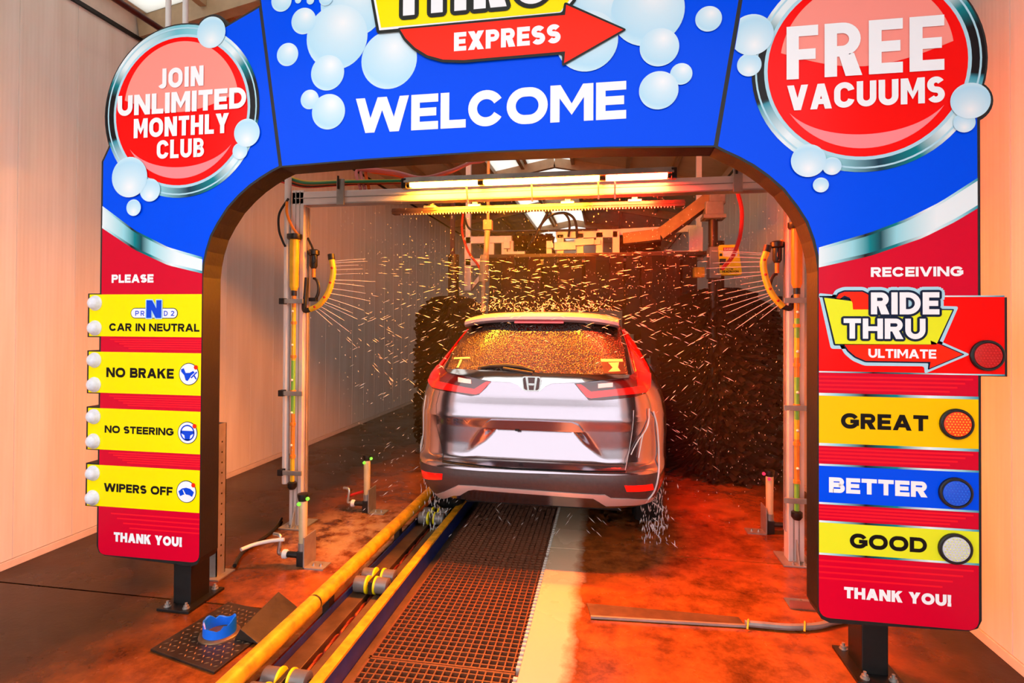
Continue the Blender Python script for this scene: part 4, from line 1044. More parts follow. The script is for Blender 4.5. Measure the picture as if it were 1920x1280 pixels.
# ---------------------------------------------------------------- machinery deeper in the tunnel
YT = 7.0
tf = thing('mitter_truss', (-.37, YT, 2.35), 'aluminium truss frame hanging over the brushes deep in the tunnel', 'frame')
def tbar(a, b, w=.085, m='aluminium_white', nm='frame_bar'): return MB().bar(a, b, .08, w).build(nm, m, tf, bev=.004)
PT = lambda px, py, Y=YT: onY(Y, px, py)
def hb2(p0, p1, w=.085, m='aluminium_white', Y=YT): return tbar(PT(*p0, Y), PT(*p1, Y), w, m)
hb2((874, 451), (960, 449), .09); hb2((874, 492), (1035, 489), .09)
hb2((1043, 440), (1158, 438), .10); hb2((1043, 484), (1160, 485), .10)
hb2((1156, 436), (1312, 428), .08, Y=YT+.1); hb2((1156, 482), (1314, 477), .10)
for px, a, b in ((878, 445, 545), (1051, 440, 486), (1088, 438, 486), (1124, 436, 486), (1155, 434, 486), (1310, 426, 488), (1298, 430, 480)):
    o = MB().bar(PT(px, a), PT(px, b), .085, .08, up=(0, 1, 0)).build('upright', 'aluminium_white', tf, bev=.004)
hb2((1040, 462), (1080, 461), .10, Y=YT-.06); hb2((1078, 455), (1114, 453), .08, Y=YT-.09); hb2((1114, 455), (1126, 454), .06, Y=YT-.05)
hb2((1025, 461), (1038, 461), .06, Y=YT-.05); hb2((950, 476), (985, 475), .05)
for px in (922, 946, 958, 1030): MB().bar(PT(px, 452), PT(px, 490), .07, .06, up=(0, 1, 0)).build('upright', 'aluminium_white', tf, bev=.003)
hb2((945, 459), (957, 459), .10, Y=YT-.05)
for a, b in (((905, 515), (880, 545)), ((960, 520), (930, 552))): hb2(a, b, .05, Y=YT+.15)
hb2((900, 512), (990, 511), .07, Y=YT+.2)
for px in (925, 972, 988): MB().bar(PT(px, 505, YT+.3), PT(px, 575, YT+.3), .06, .05, up=(0, 1, 0)).build('upright', 'aluminium_white', tf)
for X in (PT(878, 450).x, PT(1310, 450).x): MB().bar((X, YT, 2.7), (X, YT, ZR(X)-.02), .06, .06, up=(0, 1, 0)).build('hanger', 'aluminium_white', tf)
# slanted boom with gear motor, column and guard box
bo = thing('brush_boom', (1.07, 6.0, 2.0), 'brown brush boom with gear motor and column at right', 'machine')
B0, B1, B2 = onY(6.0, 1338, 368), onY(6.2, 1240, 440), onY(6.3, 1170, 448)
MB().bar(B0, B1, .12, .13).build('boom_arm', 'arm_tan', bo, bev=.006); MB().bar(B1, B2, .12, .12).build('boom_arm', 'arm_tan', bo, bev=.006)
c = onY(6.0, 1341, 374); MB().box(c.x-.07, 5.93, c.z-.06, c.x+.09, 6.08, c.z+.08).build('motor_head', 'motor_grey', bo, bev=.012)
c = onY(6.0, 1337, 396); MB().box(c.x-.09, 5.91, c.z-.09, c.x+.09, 6.09, c.z+.09).build('gear_box', 'motor_grey', bo, bev=.012)
c2 = onY(6.0, 1337, 408); MB().box(c2.x-.11, 5.89, c2.z-.02, c2.x+.11, 6.11, c2.z+.02).build('gear_flange', 'motor_grey', bo, bev=.006)
MB().cyl((c.x, 6, 1.0), (c.x, 6, c.z-.09), .048, 16).build('column', 'steel_dark', bo, True)
e0, e1 = onY(5.95, 1328, 464), onY(5.95, 1350, 522)
MB().box(e0.x, 5.88, e1.z, e1.x, 6.06, e0.z).build('column_cover', 'motor_grey', bo, bev=.008)
e0, e1 = onY(5.85, 1262, 502), onY(5.85, 1320, 520)
MB().box(e0.x+.2, 5.8, e1.z, e1.x, 5.9, e0.z).build('yellow_actuator', 'safety_yellow_worn', bo, bev=.006)
gb = thing('guard_box', (1.24, 5.9, 2.1), 'yellow guard box with danger sticker and black lettering', 'box')
g0, g1 = onY(5.85, 1348, 459), onY(5.85, 1390, 515)
mb = MB(); mb.prism(rounded([(g0.x+.015, g1.z), (g1.x+.01, g1.z), (g1.x-.03, g0.z), (g0.x-.005, g0.z)], .03), 5.85, 5.97); bd = mb.build('box_body', 'safety_yellow', gb, bev=.004)
def gq(nm, a, b, m, y):
    p, q = onY(y, *a), onY(y, *b); return MB().flat([(p.x, q.z), (q.x, q.z), (q.x, p.z), (p.x, p.z)], y).build(nm, m, gb)
gq('danger_sticker', (1356, 464), (1382, 470), 'hose_red', 5.848); gq('danger_sticker', (1356, 470), (1383, 480), 'print_white', 5.848)
gq('latch', (1349, 485), (1361, 497), 'black_plastic', 5.846); gq('latch', (1350, 503), (1357, 506), 'black_plastic', 5.846); gq('latch', (1349, 475), (1354, 480), 'black_plastic', 5.846)
def gtext(txt, a, b, top, m, y, t=.2):
    p, q, r_ = onY(y, *a), onY(y, *b), onY(y, *top); mb = MB()
    for P in text_polys(txt, p.x, q.x, p.z, r_.z-p.z, t): mb.flat(P, y)
    return mb.build('lettering', m, gb)
gtext('DANGER', (1358, 469), (1380, 469), (1358, 465), 'print_white', 5.846)
gtext('LOW', (1363, 506), (1375, 506), (1363, 502.5), 'print_black', 5.846)
gtext('HEADROOM', (1354, 511), (1385, 511), (1354, 507), 'print_black', 5.846)
# cables looping below the roof
hose('hanging_cable', oy(6.9, (1000, 452), (1012, 425), (1030, 405), (1055, 399), (1072, 405), (1080, 420), (1082, 446)), .016, 'black_rubber', 'black cable arching over the frame below the bright roof strip')
hose('hanging_cable', oy(6.9, (990, 462), (1005, 440), (1018, 415), (1026, 400), (1030, 390)), .016, 'black_rubber', 'black cable slanting up left of the arching cable')
hose('hanging_cable', oy(6.9, (1066, 444), (1068, 425), (1066, 410), (1058, 400), (1050, 399)), .014, 'black_rubber', 'short black cable inside the arching cable')
hose('hanging_cable', oy(6.3, (868, 400), (866, 425), (870, 450), (880, 475), (895, 495), (900, 505)), .014, 'hose_red', 'red cable dropping along the left end of the frame')
hose('hanging_cable', oy(6.9, (870, 405), (880, 428), (905, 433), (950, 434), (1040, 432), (1120, 430)), .014, 'steel_dark', 'dark cable draped along the top of the frame')
vt = thing('chemical_pipe', (-1.6, 5.5, 1.4), 'tan vertical pipe with junction box hanging in front of the frame', 'pipe')
p, q = onY(5.6, 913, 425), onY(5.6, 906, 580)
MB().tube([onY(5.6, 914, 432), onY(5.6, 911, 480)], .028, 12).build('upper_pipe', 'pvc_tan', vt, True); MB().tube([onY(5.6, 909, 478), onY(5.6, 906, 528)], .045, 14).build('valve_sleeve', 'pvc_tan', vt, True); MB().tube([onY(5.6, 907, 526), onY(5.6, 905, 585)], .02, 10).build('lower_pipe', 'pvc_tan', vt, True)
j = onY(5.6, 915, 422); MB().box(j.x-.045, 5.56, j.z-.05, j.x+.045, 5.64, j.z+.05).build('junction_box', 'pvc_tan', vt, bev=.006)
MB().tube([j, (j.x, 5.6, ZR(j.x)-.03)], .016, 8).build('drop_rod', 'pvc_tan', vt, True)
# post down the left end of the frame
o = MB().bar((PT(868, 400).x-.08, 6.8, .0), (PT(868, 400).x-.08, 6.8, 3.4), .05, .05, up=(0, 1, 0)).build('red_upright', 'dark_red_steel'); tag(o, 'slim dark red upright at the left end of the frame', 'post')
# big foam brushes
def brush(x, y, rad, h, lab, m1, m2, seed, zb_=.32):
    rg = random.Random(seed); t = thing('wash_brush', (x, y, .15), lab, 'brush', 'upright foam brushes')
    MB().cyl((x, y, .0), (x, y, h+.5), .07, 16).build('brush_core', 'steel_dark', t, True)
    for li in range(2):
        mb = MB()
        for k in range(1500):
            z = zb_+(h-zb_-.03)*((k*.61803) % 1); a = rg.uniform(0, 2*math.pi)
            top = max(0, (z-(h-.35))/.35); rr = rad*(1-.45*top*top)*rg.uniform(.82, 1.04); w = rg.uniform(.03, .06); dr = rg.uniform(.02, .14)
            d = Vector((math.cos(a), math.sin(a), 0)); e = Vector((-d.y, d.x, 0)); c = Vector((x, y, z)); u = Vector((0, 0, 1))
            sw = e*rg.uniform(.04, .12)
            p0, p1, p2 = c+d*.06, c+d*rr*.6+sw*.4-u*dr*.2, c+d*rr+sw-u*dr
            mb.add([p0-u*w/2, p0+u*w/2, p1+u*w/2+e*.012, p1-u*w/2-e*.012, p2+u*w*.35+e*.02, p2-u*w*.35-e*.02], [(0,1,2,3),(3,2,4,5)])
        mb.build('foam_fingers', (m1, m2)[li], t, kind='stuff')
    return t
brush(1.19, 6.35, .63, 2.0, 'large dark foam brush standing right of the car', 'brush_foam', 'brush_foam', 3, .12)
brush(-1.90, 6.75, .47, 1.95, 'large dark red foam brush standing left of the car', 'brush_foam', 'brush_foam_red', 5, .2)
CXC0 = -.49
mc = thing('mitter_curtain', (-.3, 7.3, .3), 'dark red cloth mitter curtain hanging in strips behind the car', 'curtain')
for rowi, yy in enumerate((6.75, 7.15, 7.6)):
    for k in range(15):
        x = -1.35+k*.165+rnd.uniform(-.03, .03); zt_ = 2.42; dx_ = abs(x-CXC0); L = rnd.uniform(1.5, 1.9) if dx_ > 1.0 else rnd.uniform(1.2, 1.28) if dx_ > .82 else rnd.uniform(.92, .98) if dx_ > .68 else rnd.uniform(.60, .68); n = 9; vs = []; ph = rnd.uniform(0, 6)
        for i in range(n+1):
            z = zt_-L*i/n; off = .05*math.sin(ph+i*.9)
            for sx in (-.08, .08): vs += [(x+sx, yy+off+.02*math.sin(ph*2+i+sx*30), z), (x+sx, yy+off+.012+.02*math.sin(ph*2+i+sx*30), z)]
        fs = []
        for i in range(n):
            a = i*4; b = a+4; fs += [(a, a+2, b+2, b), (a+1, b+1, b+3, a+3), (a, b, b+1, a+1), (a+2, a+3, b+3, b+2)]
        MB().add(vs, fs).build('cloth_strip', ('brush_foam', 'brush_foam_red')[(k+rowi) % 2], mc, True)
MB().box(-1.45, 6.7, 2.40, 1.15, 7.7, 2.44).build('curtain_tray', 'steel_dark', mc)

# horizontal foam rolls on the truss
def top_roll(p0, p1, Y, rad, lab, seed):
    rg = random.Random(seed); a, b = onY(Y, *p0), onY(Y, *p1); t = thing('top_brush', (a+b)/2, lab, 'brush', 'foam rolls on the truss')
    MB().cyl(a, b, .05, 14).build('roll_core', 'steel_dark', t, True); mb = MB()
    for k in range(700):
        c = a.lerp(b, rg.random()); an = rg.uniform(0, 2*math.pi); d = Vector((0, math.cos(an), math.sin(an))); e = Vector((1, 0, 0)); u = d.cross(e)
        r1 = rad*rg.uniform(.75, 1.05); w = rg.uniform(.015, .03); p1_ = c+d*r1*.6+u*.02; p2 = c+d*r1+u*rg.uniform(.02, .07)+e*rg.uniform(-.03, .03)
        mb.add([c+d*.04-e*w, c+d*.04+e*w, p1_+e*w, p1_-e*w, p2+e*w*.8, p2-e*w*.8], [(0,1,2,3),(3,2,4,5)])
    mb.build('foam_fingers', 'brush_foam_red', t, kind='stuff')
top_roll((960, 468), (1036, 466), 7.45, .20, 'dark red foam roll left of the truss centre', 31)
top_roll((1160, 464), (1236, 462), 7.45, .22, 'dark red foam roll right of the truss centre', 32)
# ---------------------------------------------------------------- the car
CXC, CY0, NX = -.49, 3.68, 4.6
def interp(tab, v):
    if v <= tab[0][0]: return tab[0][1]
    for (a, p), (b, q) in zip(tab, tab[1:]):
        if v <= b: return p+(q-p)*(v-a)/(b-a)
    return tab[-1][1]
PR = [(.28,.20),(.36,.10),(.42,.05),(.48,.015),(.54,0),(.60,.006),(.625,.02),(.645,.06),(.67,.085),(.76,.092),(.88,.084),(.945,.070),(.96,.070),(.985,.080),(1.02,.086),(1.10,.090),(1.16,.098),(1.205,.110),(1.235,.125),(1.30,.175),(1.42,.270),(1.55,.375),(1.605,.425),(1.645,.52),(1.668,.68),(1.684,.95),(1.696,1.25)]
PWD = [(.28,.82),(.38,.875),(.50,.915),(.65,.935),(.82,.94),(.98,.932),(1.08,.915),(1.15,.89),(1.205,.862),(1.26,.825),(1.35,.768),(1.45,.70),(1.55,.628),(1.60,.585),(1.637,.535),(1.664,.45),(1.684,.32),(1.696,.15)]
PF = [(.28,4.30),(.40,4.48),(.60,4.56),(.75,4.55),(.86,4.45),(.95,4.20),(1.00,3.85),(1.05,3.45),(1.10,3.28),(1.2,3.12),(1.35,2.85),(1.5,2.52),(1.6,2.22),(1.645,2.05),(1.668,1.9),(1.684,1.75),(1.696,1.6)]
def rec(x, z):
    if not (.66 < z < .872): return 0.
    hw = .335+(.872-z)*.86; k = (hw-abs(x))/.075; k = max(0, min(1, k)); d = max(0, min(1, (z-.672)/.195))
    return .062*k*d
BQ = 1.0
def RS(x, z, recess=True):
    w = interp(PWD, z); u = min(.999, abs(x)/w)
    return CY0+interp(PR, z)+BQ*(1-(1-u**NX)**(1/NX)) + (rec(x, z) if recess else 0)
def hit(px, py):
    d = ray(px, py); t = 3.3/d.y; prev = None
    while t*d.y < 5.2:
        p = CAM+d*t; x, z = p.x-CXC, p.z
        if .25 < z < 1.70 and abs(x) < interp(PWD, z)*.998 and p.y >= RS(x, z): return (x, z)
        t += .006
    p = CAM+d*(4.3/d.y); w = interp(PWD, max(.28, min(1.696, p.z)))*.985
    return (max(-w, min(w, p.x-CXC)), p.z)
car = thing('suv_car', (CXC, CY0+2.3, 0), 'silver grey wet suv car seen from behind in the wash', 'car')
# shell
levels = sorted(set([.945,.96,.985] + [.36,.40,.44,.48,.52,.56,.60,.62,.635,.65,.67,.70,.74,.79,.84,.89,.94,.98,1.02,1.06,1.10,1.14,1.18,1.22,1.26,1.32,1.38,1.44,1.50,1.55,1.59,1.62,1.64,1.655,1.668,1.676,1.684,1.690,1.696]))
TH = [k*90/16 for k in range(17)]
vs = []; fs = []; N = 0
for z in levels:
    w = interp(PWD, z); r_ = interp(PR, z); f_ = interp(PF, z); ring = []
    for t in TH: ring.append((w*math.sin(R(t))**(2/NX), CY0+r_+BQ*(1-max(0, math.cos(R(t)))**(2/NX))))
    bf = min(BQ, (f_-r_-BQ)*.9) if f_-r_ > BQ*1.3 else .3
    for k in range(1, 6): ring.append((w, CY0+r_+BQ+(f_-bf-r_-BQ)*k/6))
    for t in TH[::-1]: ring.append((w*math.sin(R(t))**(2/3.2), CY0+f_-bf*(1-max(0, math.cos(R(t)))**(2/3.2))))
    pz = max(0, min(1, (z-.64)/.03, (.93-z)/.04))
    ring = [(x, y+.09*pz*max(0, min(1, (.58-x)/.07))) if y < CY0+1 else (x, y) for x, y in ring]
    full = ring + [(-x, y) for x, y in ring[::-1][1:-1]]
    N = len(full); vs += [(CXC+x, y, z) for x, y in full]
for i in range(len(levels)-1):
    for k in range(N): fs.append((i*N+k, i*N+(k+1) % N, (i+1)*N+(k+1) % N, (i+1)*N+k))
fs += [tuple(range(N))[::-1], tuple(range((len(levels)-1)*N, len(levels)*N))]
shell = MB().add(vs, fs).build('body_shell', 'car_paint', car, True)
WY = (CY0+1.02, CY0+3.68)
cutm = MB()
for wy in WY:
    for s in (-1, 1): cutm.lathe((CXC+s*.60, wy, .37), (s, 0, 0), [(0, .405), (.5, .405)], 40)
cut = cutm.build('wheel_cut', 'car_black', car)
bo_ = shell.modifiers.new('arches', 'BOOLEAN'); bo_.object = cut; bo_.operation = 'DIFFERENCE'; bo_.solver = 'EXACT'
dg = bpy.context.evaluated_depsgraph_get(); dg.update()
nm = bpy.data.meshes.new_from_object(shell.evaluated_get(dg)); shell.modifiers.clear(); shell.data = nm
nm.materials.clear(); nm.materials.append(M('car_paint')); nm.shade_smooth(); nm.set_sharp_from_angle(angle=R(38))
bpy.data.objects.remove(cut)
MB().box(CXC-.60, CY0+.55, .20, CXC+.60, CY0+4.2, .44).build('underbody', 'car_black', car, bev=.02)
def patch(name, pts, off, m, step=.035, thick=.0, surf=None, parent=None, recess=True, label=None, extra=()):
    """a panel cut out of the rear surface of the body"""
    bm = bmesh.new(); vv = [bm.verts.new((x, 0, z)) for x, z in pts]; bm.faces.new(vv)
    xs_ = [p[0] for p in pts]; zs_ = [p[1] for p in pts]
    k = math.floor(min(xs_)/step)
    while k*step < max(xs_):
        bmesh.ops.bisect_plane(bm, geom=bm.verts[:]+bm.edges[:]+bm.faces[:], plane_co=(k*step, 0, 0), plane_no=(1, 0, 0)); k += 1
    zc = [j*step for j in range(math.floor(min(zs_)/step), math.ceil(max(zs_)/step)+1)] + list(extra)
    for z in zc: bmesh.ops.bisect_plane(bm, geom=bm.verts[:]+bm.edges[:]+bm.faces[:], plane_co=(0, 0, z), plane_no=(0, 0, 1))
    bmesh.ops.triangulate(bm, faces=[f for f in bm.faces if len(f.verts) > 4])
    f = surf or (lambda x, z: (CXC+x, RS(x, z, recess), z))
    e = .004
    for v in bm.verts:
        x, z = v.co.x, v.co.z; p = Vector(f(x, z)); a = Vector(f(x+e, z))-Vector(f(x-e, z)); b = Vector(f(x, z+e))-Vector(f(x, z-e))
        n = a.cross(b); n.normalize()
        if surf is None and n.y > 0: n = -n
        v.co = p+n*off
    if thick > 0:
        bmesh.ops.recalc_face_normals(bm, faces=bm.faces)
        if surf is None and sum(fc.normal.y for fc in bm.faces) > 0: bmesh.ops.reverse_faces(bm, faces=bm.faces)
        bmesh.ops.solidify(bm, geom=bm.faces[:], thickness=thick)
    base = wloc(parent or car); bmesh.ops.translate(bm, verts=bm.verts, vec=-base)
    me = bpy.data.meshes.new(name); bm.to_mesh(me); bm.free()
    o = link(name, me, m, parent or car, True)
    if label: o['label'] = label
    return o
H = lambda pts: [hit(*p) for p in pts]
gate = H([(828, 700), (826, 736), (820, 758), (820, 777), (821, 800), (832, 863), (900, 872), (960, 877), (1080, 882), (1171, 883), (1182, 828), (1189, 777), (1188, 747), (1186, 705), (1000, 701)])
patch('gate_gap', grow_poly(gate, .008), .0015, 'car_black', .03, recess=True)
tg = patch('tailgate', gate, .007, 'car_paint', .018, extra=(.870, .874))
# bumper lower cladding, skid, reflectors
bp = H([(789, 864), (830, 875), (900, 882), (987, 886.5), (1080, 889), (1180, 890), (1236, 884), (1240, 930), (1220, 934), (1170, 944), (1136, 944), (1120, 935), (1000, 922), (890, 913), (865, 924), (830, 921), (796, 912)])
patch('bumper_cladding', bp, .004, 'car_cladding', .03)
sk = H([(792, 907), (849, 913), (860, 908), (890, 909.5), (1134, 926), (1145, 932), (1177, 933), (1224, 931), (1218, 938), (1166, 945), (1136, 946), (1123, 938), (1112, 932), (889, 915), (879, 917), (863, 926), (852, 926), (801, 918)])
patch('skid_trim', sk, .012, 'silver_skid', .03, .01, label='silver lower bumper trim')
patch('bumper_reflector', H([(792, 880), (831, 887), (830, 897.6), (794, 893)]), .010, 'lens_red_lit', .03, .008)
patch('bumper_reflector', H([(1170, 909), (1222, 906), (1224, 916), (1174, 920)]), .010, 'lens_red_lit', .03, .008)
# rear window
gw = H([(838, 694), (858, 648), (876, 612), (905, 606), (960, 604), (1031, 603), (1085, 604), (1130, 607), (1156, 613), (1168, 650), (1177, 704), (1100, 703), (979, 699), (900, 696)])
patch('glass_surround', grow_poly(gw, .03), .002, 'side_glass', .035)
rw = patch('rear_window', gw, .006, 'wet_tinted_glass', .03, label='rain spotted tinted rear window')
# tail lamps
lamp_l = [(803, 684), (826, 685), (838, 696), (880, 706), (922, 714), (912, 727), (898, 740), (885, 742), (850, 736), (814, 729), (806, 716)]
lamp_r = [(1217, 702), (1193, 696), (1178, 708), (1130, 715), (1077, 719), (1090, 735), (1104, 750), (1130, 750), (1190, 744), (1208, 738), (1216, 728)]
for pts, bar, rev, side in ((lamp_l, [(806, 712), (826, 716), (850, 721), (891, 729), (913, 716), (921, 716), (901, 737), (893, 739), (850, 733), (816, 727)], [(861, 708.5), (885, 712), (885, 720), (861, 717)], 'left'),
                           (lamp_r, [(1216, 720), (1204, 724), (1150, 730), (1108, 734), (1089, 721), (1081, 721), (1100, 744), (1108, 746), (1150, 742), (1208, 736)], [(1121, 720), (1148, 718), (1148, 726), (1121, 728)], 'right')):
    tl = patch('tail_lamp', H(pts), .014, 'lens_dark', .025, .012, recess=False, label='%s tail lamp' % side)
    patch('light_bar', H(bar), .019, 'lens_red_lit', .02, .004, parent=tl)
    patch('outer_lens', H([(803, 685), (825, 686), (827, 700), (826, 717), (814, 727), (806, 716)] if side == 'left' else [(1217, 702), (1193, 698), (1192, 712), (1194, 729), (1208, 737), (1216, 728)]), .018, 'lens_red', .02, .004, parent=tl)
    patch('reverse_lamp', H(rev), .019, 'lens_clear', .02, .004, parent=tl)
ll = H([(867, 619), (875, 618), (850, 655), (826, 690), (803, 690), (812, 676), (840, 648)]); lr = H([(1168, 618), (1176, 622), (1195, 655), (1214, 690), (1217, 704), (1192, 700), (1182, 660)])
patch('pillar_lamp', ll, .012, 'lens_red', .025, .008, label='upright left tail lamp on the pillar'); patch('pillar_lamp', lr, .012, 'lens_red', .025, .008, label='upright right tail lamp on the pillar')
# chrome bar and emblem
cb = H([(838, 693), (900, 696), (979, 700), (1100, 704), (1178, 705), (1177, 710), (1085, 717), (1035, 719), (1024, 724), (1012, 733), (984, 732), (972, 722), (958, 717), (922, 715), (870, 706), (842, 700)])
patch('chrome_bar', cb, .020, 'chrome_trim', .025, .012, label='chrome tailgate bar')
ex, ez = hit(998, 718); ey = RS(ex, ez)-.034
em = thing('emblem', (0, 0, 0), '', ''); del em['label']; del em['category']; em.parent = car; em.location = (0, 0, 0)
def EX(pts): return [(CXC+ex+a*.068, ez+b*.050) for a, b in pts]
MB().prism(rounded(EX([(-.98, 1), (.98, 1), (.84, -1), (-.84, -1)]), .022), ey, ey+.012).build('emblem_back', 'lens_dark', em)
o_ = rounded(EX([(-1, 1), (1, 1), (.86, -1), (-.86, -1)]), .024, 6); i_ = rounded(EX([(-.88, .86), (.88, .86), (.75, -.86), (-.75, -.86)]), .02, 6); n = len(o_)
mb = MB(); mb.add([(x, y, z) for y in (ey-.006, ey+.004) for x, z in o_+i_], [(k, (k+1) % n, n+(k+1) % n, n+k) for k in range(n)] + [(k, 2*n+k, 2*n+(k+1) % n, (k+1) % n) for k in range(n)] + [(n+k, n+(k+1) % n, 3*n+(k+1) % n, 3*n+k) for k in range(n)])
mb.build('emblem_ring', 'chrome_trim', em)
hm = MB()
for s in (-1, 1): hm.prism(EX([(s*.36, .86), (s*.60, .86), (s*.50, 0), (s*.40, -.86), (s*.24, -.86), (s*.30, 0)][::s]), ey-.006, ey+.002)
hm.prism(EX([(-.32, .06), (.32, .06), (.30, -.16), (.2, -.22), (-.2, -.22), (-.30, -.16)]), ey-.006, ey+.002); hm.build('emblem_letter', 'chrome_trim', em)
# model lettering on the tailgate
a0 = hit(838, 790); a1 = hit(884, 792); hgt = hit(840, 783)[1]-a0[1]; mb = MB()
for ch, u0, u1 in (('C', 0, .2), ('R', .27, .48), ('-', .55, .66), ('V', .70, 1)):
    w0 = a0[0]+(a1[0]-a0[0])*u0; w1 = a0[0]+(a1[0]-a0[0])*u1
    for P in glyph(ch, (w1-w0)/hgt, .2): mb.add([(CXC+w0+x*hgt, RS(w0+x*hgt, a0[1]+z*hgt)-.011, a0[1]+z*hgt) for x, z in P], [tuple(range(len(P)))])
mb.build('model_lettering', 'chrome_trim', car)
# garnish above the plate recess
gn = H([(905, 798), (913, 790), (922, 784.5), (1000, 786.5), (1072, 789.5), (1085, 795), (1094, 807), (1000, 802.5)])
patch('plate_garnish', gn, .026, 'car_paint', .025, .02, recess=False)
cmx = hit(970, 803); MB().box(CXC+cmx[0]-.014, RS(cmx[0], cmx[1], False)-.012, cmx[1]-.016, CXC+cmx[0]+.014, RS(cmx[0], cmx[1], False)+.03, cmx[1]+.006).build('rear_camera', 'car_black', car, bev=.003)
# spoiler, brake strip, fin, wiper
nx = 25; vs = []; fs = []
for i in range(nx):
    x = -.575+1.15*i/(nx-1); u = abs(x)/.575; dy = .07*u**3; dz = .038*u**4+.006*u*u
    for y, z in ((.72, 1.688), (.54, 1.684), (.40, 1.668), (.352, 1.648), (.350, 1.626), (.375, 1.608), (.44, 1.606), (.72, 1.63)): vs.append((CXC+x, CY0+y+dy, z-dz))
for i in range(nx-1):
    for k in range(8): fs.append((i*8+k, i*8+(k+1) % 8, (i+1)*8+(k+1) % 8, (i+1)*8+k))
fs += [tuple(range(8)), tuple(range((nx-1)*8, nx*8))[::-1]]
MB().add(vs, fs).build('roof_spoiler', 'car_paint', car, True)
MB().box(CXC-.18, CY0+.352, 1.598, CXC+.18, CY0+.375, 1.610).build('brake_strip', 'lens_red_lit', car)
fx = onY(CY0+.95, 1017, 580).x
MB().add([(fx-.012, CY0+.95, 1.684), (fx+.012, CY0+.95, 1.684), (fx+.02, CY0+1.12, 1.68), (fx-.02, CY0+1.12, 1.68), (fx-.004, CY0+.94, 1.748), (fx+.004, CY0+.94, 1.748), (fx, CY0+1.0, 1.738)],
         [(0,1,2,3),(0,4,5,1),(0,3,6,4),(1,5,6,2),(4,6,5),(3,2,6)]).build('antenna_fin', 'car_paint', car)
wp = [hit(*p) for p in ((898, 689), (920, 686), (950, 685), (980, 688), (1003, 695))]
MB().tube([(CXC+x, RS(x, z)-.022, z) for x, z in wp], .012, 8, rs=[.006, .014, .018, .016, .010]).build('wiper_blade', 'car_black', car, True)
wa = [hit(*p) for p in ((945, 690), (975, 695), (1000, 699))]
MB().tube([(CXC+x, RS(x, z)-.03, z) for x, z in wa], .012, 8).build('wiper_arm', 'car_black', car, True)
patch('window_sticker', H([(1126, 674), (1166, 674), (1171, 702), (1132, 701)]), .008, 'car_black', .03, parent=rw)
patch('window_sticker', H([(1126, 674), (1166, 674), (1167, 679), (1127, 679)]), .009, 'sticker', .03, parent=rw); patch('window_sticker', H([(1140, 681), (1160, 680), (1158, 690), (1163, 697), (1140, 698), (1148, 690)]), .009, 'sticker', .03, parent=rw)
patch('window_sticker', H([(853, 671), (882, 670), (882, 673), (852, 674)]), .008, 'sticker', .03, parent=rw); patch('window_sticker', H([(864, 675), (868, 675), (861, 690), (857, 690)]), .008, 'sticker', .03, parent=rw)
# side glazing, door lines, handles, mirrors
for s in (-1, 1):
    f = lambda y, z, s=s: (CXC+s*interp(PWD, z)*(1-max(0, (BQ-(y-interp(PR, z)))/BQ)**NX)**(1/NX) if y-interp(PR, z) < BQ else CXC+s*interp(PWD, z), CY0+y, z)
    off = .006 if s < 0 else .006
    def sp_(name, pts, m, o=.006, s=s, f=f):
        g = patch(name, pts, 0, m, .08, surf=lambda x, z: tuple(Vector(f(x, z))+Vector((s*o, 0, s*0+o*.3))))
    sp_('side_window', [(.72, 1.22), (1.02, 1.22), (1.02, 1.50), (.98, 1.52), (.86, 1.45)], 'side_glass')
    sp_('side_window', [(1.08, 1.18), (1.86, 1.16), (1.86, 1.55), (1.08, 1.53)], 'side_glass')
    sp_('side_window', [(1.92, 1.16), (2.95, 1.13), (2.7, 1.30), (2.3, 1.53), (1.92, 1.55)], 'side_glass')
    for yy in (1.05, 1.89): sp_('door_gap', [(yy-.004, .5), (yy+.004, .5), (yy+.004, 1.14), (yy-.004, 1.14)], 'car_black', .002)
    for yy in (1.2, 2.05): MB().box(CXC+s*.945-.01, CY0+yy, .98, CXC+s*.945+.01, CY0+yy+.18, 1.0).build('door_handle', 'chrome_trim', car, bev=.004)
    MB().lathe((CXC+s*.95, CY0+2.85, 1.06), (0, 1, 0), [(0, .04), (.01, .085), (.07, .08), (.12, .03)], 14).build('door_mirror', 'car_paint', car, True)
    for wy in WY:
        wx = CXC+s*.70
        ty = MB().lathe((wx, wy, .355), (s, 0, 0), [(0, .22), (.0, .31), (.02, .345), (.05, .355), (.17, .355), (.205, .342), (.22, .31), (.215, .24)], 40).build('tyre', 'tyre_rubber', car, True)
        rm = MB().lathe((wx, wy, .355), (s, 0, 0), [(.04, .24), (.20, .24), (.205, .225), (.15, .21), (.14, .05), (.16, .045), (.165, .01)], 32)
        for k in range(5):
            a = 2*math.pi*k/5; rm.bar((wx+s*.17, wy+.04*math.cos(a), .355+.04*math.sin(a)), (wx+s*.185, wy+.22*math.cos(a), .355+.22*math.sin(a)), .03, .045, up=(1, 0, 0))
        rm.build('wheel_rim', 'wheel_alloy', ty, True)
# front end: grille and headlamps
def FS(x, z):
    w = interp(PWD, z); u = min(.999, abs(x)/w); f_ = interp(PF, z); return (CXC+x, CY0+f_-BQ*(1-(1-u**3.2)**(1/3.2)), z)
patch('grille', [(-.42, .55), (.42, .55), (.5, .80), (-.5, .80)], .01, 'car_black', .08, surf=lambda x, z: tuple(Vector(FS(x, z))+Vector((0, .012, 0))))
for s in (-1, 1): patch('head_lamp', [(s*.52, .70), (s*.80, .74), (s*.82, .84), (s*.52, .80)], .01, 'lens_clear', .08, surf=lambda x, z: tuple(Vector(FS(x, z))+Vector((0, .012, 0))))
